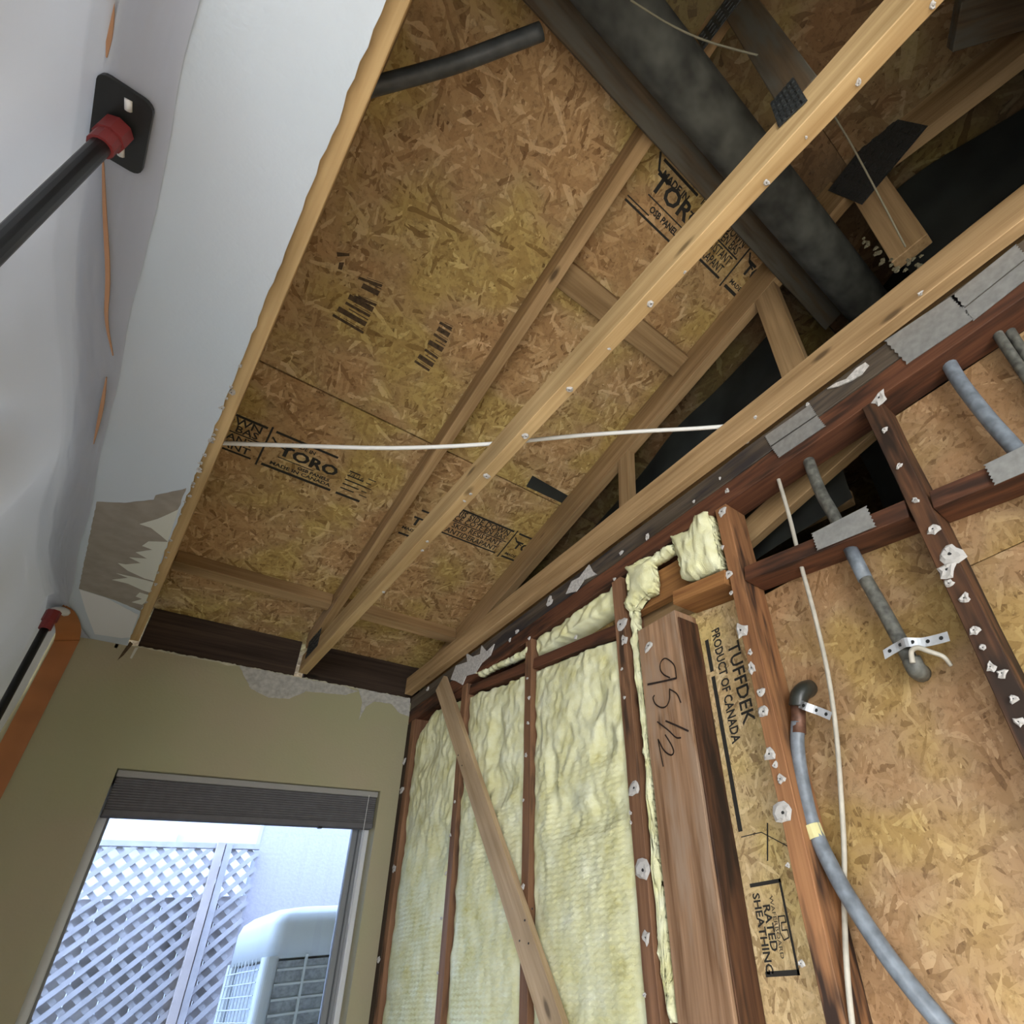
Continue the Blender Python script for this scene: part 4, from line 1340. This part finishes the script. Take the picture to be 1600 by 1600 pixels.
# orange tape: down the wall, bent round the corner onto the ceiling and the sheet
mb = MB()
L_ = [(-0.236, WY - 0.004, -1.2), (-0.236, WY - 0.004, 0.4), (-0.235, WY - 0.004, 1.08), (-0.236, WY - 0.012, 1.15), (-0.240, WY - 0.06, 1.165), (-0.250, 2.66, 1.172), (-0.262, 2.61, 1.172)]
R2 = [(-0.171, WY - 0.004, -1.2), (-0.171, WY - 0.004, 0.4), (-0.171, WY - 0.004, 1.10), (-0.172, WY - 0.010, 1.172), (-0.180, WY - 0.12, 1.179), (-0.205, 2.56, 1.180), (-0.235, 2.52, 1.180)]
LL, RR = smooth(L_, 5), smooth(R2, 5)
vs = []; fs = []
for a, b in zip(LL, RR): vs += [a, b]
for i in range(len(LL) - 1): fs.append((2 * i, 2 * i + 1, 2 * i + 3, 2 * i + 2))
k = len(vs)
vs += [V(v) + V((0, -0.0008, -0.0004)) for v in vs]
fs += [tuple(x + k for x in reversed(f)) for f in fs]
mb.add(vs, fs)
mb.build('orange_tape', M['orange'], None, sm=True, fix=False, label='wide orange tape running down the olive wall and over the corner', cat='tape')
for pts in ([(178, -40), (172, 40), (166, 90)], [(160, 240), (163, 330), (168, 430), (166, 500), (176, 556)], [(166, 590), (158, 640), (146, 694)]):
    P = smooth([atZ(u, v, DZ - 0.014) for u, v in pts], 5)
    vs = []; fs = []; n = len(P)
    for i, a in enumerate(P):
        w = 0.0055 * (0.25 + math.sin(math.pi * i / (n - 1)))
        vs += [a + EX * w / 2, a - EX * w / 2, a - EX * w / 2 + EZ * .003, a + EX * w / 2 + EZ * .003]
    for i in range(n - 1):
        for k in range(4):
            fs.append((4 * i + k, 4 * i + (k + 1) % 4, 4 * i + 4 + (k + 1) % 4, 4 * i + 4 + k))
    mb = MB(); mb.add(vs, fs)
    mb.build('sheet_tape', M['orange_dull'], ps, label='orange tape showing in the fold')

# ================================================================== WINDOW
w1 = root('window_1', (0.55, WY + 0.1, oz0), kind='structure')
fy0, fy1 = WY + 0.085, WY + 0.145
mb = MB(); fw = 0.045
mb.box((ox0, fy0, oz0), (ox0 + 0.028, fy1, oz1)); mb.box((ox1 - 0.022, fy0 - 0.02, oz0), (ox1, fy1, oz1)); mb.box((ox0, fy0, oz1 - fw), (ox1, fy1, oz1)); mb.box((ox0, fy0, oz0), (ox1, fy1, oz0 + fw))
mb.build('window_frame', M['vinyl'], w1, bevel=0.003, label='white vinyl frame')
mb = MB(); sx1 = ox1 - 0.022
mb.box((sx1 - 0.012, fy0 + 0.008, oz0 + fw), (sx1, fy1 - 0.008, oz1 - fw)); mb.box((sx1 - 0.036, fy0 + 0.022, oz0 + fw), (sx1 - 0.0125, fy1 - 0.012, oz1 - fw))
mb.build('window_track', M['track'], w1, bevel=0.002)
mb = MB(); mb.box((ox0 + 0.028, fy0 + 0.035, oz0 + fw), (sx1 - 0.036, fy0 + 0.039, oz1 - fw))
mb.build('window_pane', M['glass'], w1)
mb = MB(); mb.box((ox0 + 0.0285, fy0 + 0.028, oz0 + fw), (ox0 + 0.037, fy0 + 0.046, oz1 - fw)); mb.build('sash_stile', M['track'], w1)
# blind, drawn up
bl = root('window_blind', (0.55, WY + 0.04, oz1), 'grey pleated blind drawn up at the top of the window', 'blind')
by0, by1 = WY + 0.012, WY + 0.055
mb = MB(); mb.box((ox0 + 0.004, by0, oz1 - 0.026), (ox1 - 0.004, by1, oz1 - 0.002)); mb.build('head_rail', M['blind_rail'], bl, bevel=0.002)
mb = MB(); n = 12; za, zb = oz1 - 0.027, 0.590; pf = []
for i in range(2 * n + 1):
    pf.append((by0 + (0.003 if i % 2 else 0.0065), za + (zb - za) * i / (2 * n)))
pf += [(by1, zb), (by1, za)]
mb.prism([V((ox0 + 0.008, y, z)) for y, z in pf], EX * (ox1 - ox0 - 0.016)); mb.build('pleated_cloth', M['blind'], bl)
mb = MB(); mb.box((ox0 + 0.006, by0, 0.566), (ox1 - 0.006, by1, 0.589)); mb.build('bottom_rail', M['blind'], bl, bevel=0.003)
mb = MB(); mb.tube([(ox1 - 0.045, by0 - 0.003, oz1 - 0.02), (ox1 - 0.047, by0 - 0.004, 0.45), (ox1 - 0.046, by0 - 0.003, 0.2)], 0.0012, 5, 4); mb.build('pull_cord', M['white_plastic'], bl)
mb = MB(); mb.box((0.80, by0 + .005, 0.558), (0.815, by0 + .02, 0.566)); mb.build('rail_clip', M['black'], bl)

# ================================================================== OUTSIDE
LY = 4.6
mb = MB(); mb.box((-6, 8.0, -ZC - .2), (6, 8.2, 2.1))
nh = root('neighbour_house', (0, 8, -ZC), 'pale neighbouring house wall above the lattice fence', 'building')
mb.build('house_wall', M['far_stucco'], nh)
a, b = atY(160, 1299, 7.99), atY(272, 1318, 7.99)
mb = MB(); mb.box((a.x - 1.0, 7.93, b.z), (b.x, 7.998, b.z + 0.10)); mb.build('ledge', M['far_trim'], nh)
# stucco wing on the right
sw = root('stucco_wing', (1.8, LY, -ZC), 'lilac stucco wall standing right of the lattice behind the air conditioner', 'wall')
ex = atY(404, 1312, LY + 0.06).x
mb = MB(); mb.box((ex, LY + 0.06, -ZC - .15), (3.5, LY + 0.6, 2.2)); mb.build('stucco_wall', M['stucco'], sw)
mb = MB(); mb.box((ex - 0.012, LY + 0.05, -ZC - .15), (ex + 0.01, LY + 0.059, 2.2)); mb.build('corner_trim', M['far_trim'], sw)
# lattice fence
lf = root('lattice_fence', (0.3, LY, -ZC), 'weathered lattice fence outside the window', 'fence')
ltop = atY(340, 1318, LY).z
lx0, lx1 = -0.55, ex + 0.005
pxp = atY(341, 1330, LY).x
mb = MB(); mb.box((lx0, LY - 0.02, ltop - 0.03), (lx1, LY + 0.02, ltop)); mb.build('top_rail', M['lattice'], lf)
board('fence_post', (pxp, LY - 0.035, -ZC - .1), (pxp, LY - 0.035, ltop), EX, 0.042, 0.03, M['fence_post'], lf)
board('fence_post', (pxp + 0.045, LY - 0.03, -ZC - .1), (pxp + 0.045, LY - 0.03, ltop), EX, 0.035, 0.02, M['lattice'], lf)
zb0 = -0.62
step = 0.066
for sgn, yy in ((1, LY - 0.012), (-1, LY + 0.002)):
    c = -3.0
    while c < 3.0:
        # line z = zb0 + sgn*(x - c); clip to the panel
        pts = []
        for x in (lx0, lx1):
            z = zb0 + sgn * (x - c)
            pts.append((x, z))
        (xa, za_), (xb, zb_) = pts
        tmin, tmax = 0.0, 1.0
        dz = zb_ - za_
        ta, tb = (zb0 - za_) / dz, (ltop - 0.03 - za_) / dz
        if ta > tb: ta, tb = tb, ta
        tmin, tmax = max(tmin, ta), min(tmax, tb)
        if tmax - tmin > 0.02:
            pa = V((xa + (xb - xa) * tmin, yy, za_ + dz * tmin)); pb = V((xa + (xb - xa) * tmax, yy, za_ + dz * tmax))
            board('lattice_slat', pa, pb, (sgn * -1, 0, 1), 0.026, 0.008, M['lattice'], lf, bevel=0)
        c += step * 1.414
# solid boards behind the lower lattice
zt = atY(300, 1402, LY + 0.03).z
x = lx0
w = 0.14
while x + w <= lx1 + 0.02:
    board('fence_board', (x + w / 2, LY + 0.03, -ZC - .1), (x + w / 2, LY + 0.03, zt + random.uniform(-.004, .004)), EX, w - 0.006, 0.018, M['fence_board'], lf, bevel=0)
    x += w
# air conditioner
ay0 = 3.42
cx0 = atY(432, 1450, ay0).x - 0.02
ac = root('air_conditioner', (cx0 + 0.3, ay0 + 0.3, -ZC), 'pale outdoor air conditioner with wire guard and louvred front', 'air conditioner')
ax0, ax1, ay1 = cx0, cx0 + 0.66, ay0 + 0.66
atop = atY(432, 1420, ay0).z


def rrect(x0, x1, y0, y1, r, z, n=6):
    out = []
    for cx_, cy_, a0 in ((x1 - r, y1 - r, 0), (x0 + r, y1 - r, 90), (x0 + r, y0 + r, 180), (x1 - r, y0 + r, 270)):
        for k in range(n + 1):
            a = math.radians(a0 + 90 * k / n)
            out.append((cx_ + r * math.cos(a), cy_ + r * math.sin(a), z))
    return out


mb = MB(); rings = []
for (ins, z, r) in ((0, atop - 0.20, 0.07), (0, atop - 0.06, 0.07), (0.012, atop - 0.022, 0.07), (0.045, atop + 0.004, 0.08), (0.12, atop + 0.018, 0.1), (0.24, atop + 0.022, 0.06)):
    rings.append(rrect(ax0 + ins, ax1 - ins, ay0 + ins, ay1 - ins, r, z))
n = len(rings[0]); vs = [p for r in rings for p in r]; fs = []
for i in range(len(rings) - 1):
    for k in range(n):
        a, b = i * n + k, i * n + (k + 1) % n
        fs.append((a, b, b + n, a + n))
fs.append(tuple(range((len(rings) - 1) * n, len(rings) * n))); fs.append(tuple(reversed(range(n))))
mb.add(vs, fs); mb.build('top_cover', M['ac_shell'], ac, sm=True, label='rounded top cover')
mb = MB(); mb.prism([V(p) for p in rrect(ax0 + 0.03, ax1 - 0.03, ay0 + 0.03, ay1 - 0.03, 0.05, -ZC + 0.05)], EZ * (atop - 0.21 + ZC - 0.05)); mb.build('coil', M['ac_dark'], ac)
mb = MB(); mb.prism([V(p) for p in rrect(ax0, ax1, ay0, ay1, 0.07, -ZC - .12)], EZ * 0.22); mb.build('base', M['ac_shell'], ac)
for (cx_, cy_) in ((ax0 + 0.03, ay0 + 0.03), (ax1 - 0.03, ay0 + 0.03), (ax0 + 0.03, ay1 - 0.03)):
    mb = MB(); mb.prism([V(p) for p in rrect(cx_ - 0.035, cx_ + 0.035, cy_ - 0.035, cy_ + 0.035, 0.03, -ZC)], EZ * (atop - 0.19 + ZC)); mb.build('corner_post', M['ac_shell'], ac, sm=False)
mb = MB()
z = atop - 0.235
while z > -ZC + 0.1:
    mb.tube([(ax0 - 0.004, ay0 + 0.05, z), (ax0 - 0.012, (ay0 + ay1) / 2, z), (ax0 - 0.004, ay1 - 0.03, z)], 0.0028, 5, 4)
    z -= 0.048
for i in range(9):
    y = ay0 + 0.10 + i * 0.06
    mb.tube([(ax0 - 0.007, y, -ZC + .08), (ax0 - 0.007, y, atop - 0.19)], 0.0028, 5, 1)
mb.build('wire_guard', M['ac_shell'], ac, label='white wire guard')
z = atop - 0.25
while z > -ZC + 0.1:
    mb = MB(); mb.prism([V((ax0 + 0.06, ay0 - 0.002, z)), V((ax0 + 0.06, ay0 + 0.03, z + 0.008)), V((ax0 + 0.06, ay0 + 0.03, z + 0.014)), V((ax0 + 0.06, ay0 - 0.002, z + 0.009))], EX * 0.56)
    mb.build('louvre', M['ac_shell'], ac)
    z -= 0.056
for xx in (ax0 + 0.17, ax0 + 0.29, ax0 + 0.43):
    mb = MB(); mb.box((xx, ay0 - 0.006, -ZC + .08), (xx + 0.010, ay0 + 0.004, atop - 0.19)); mb.build('grille_bar', M['ac_shell'], ac)
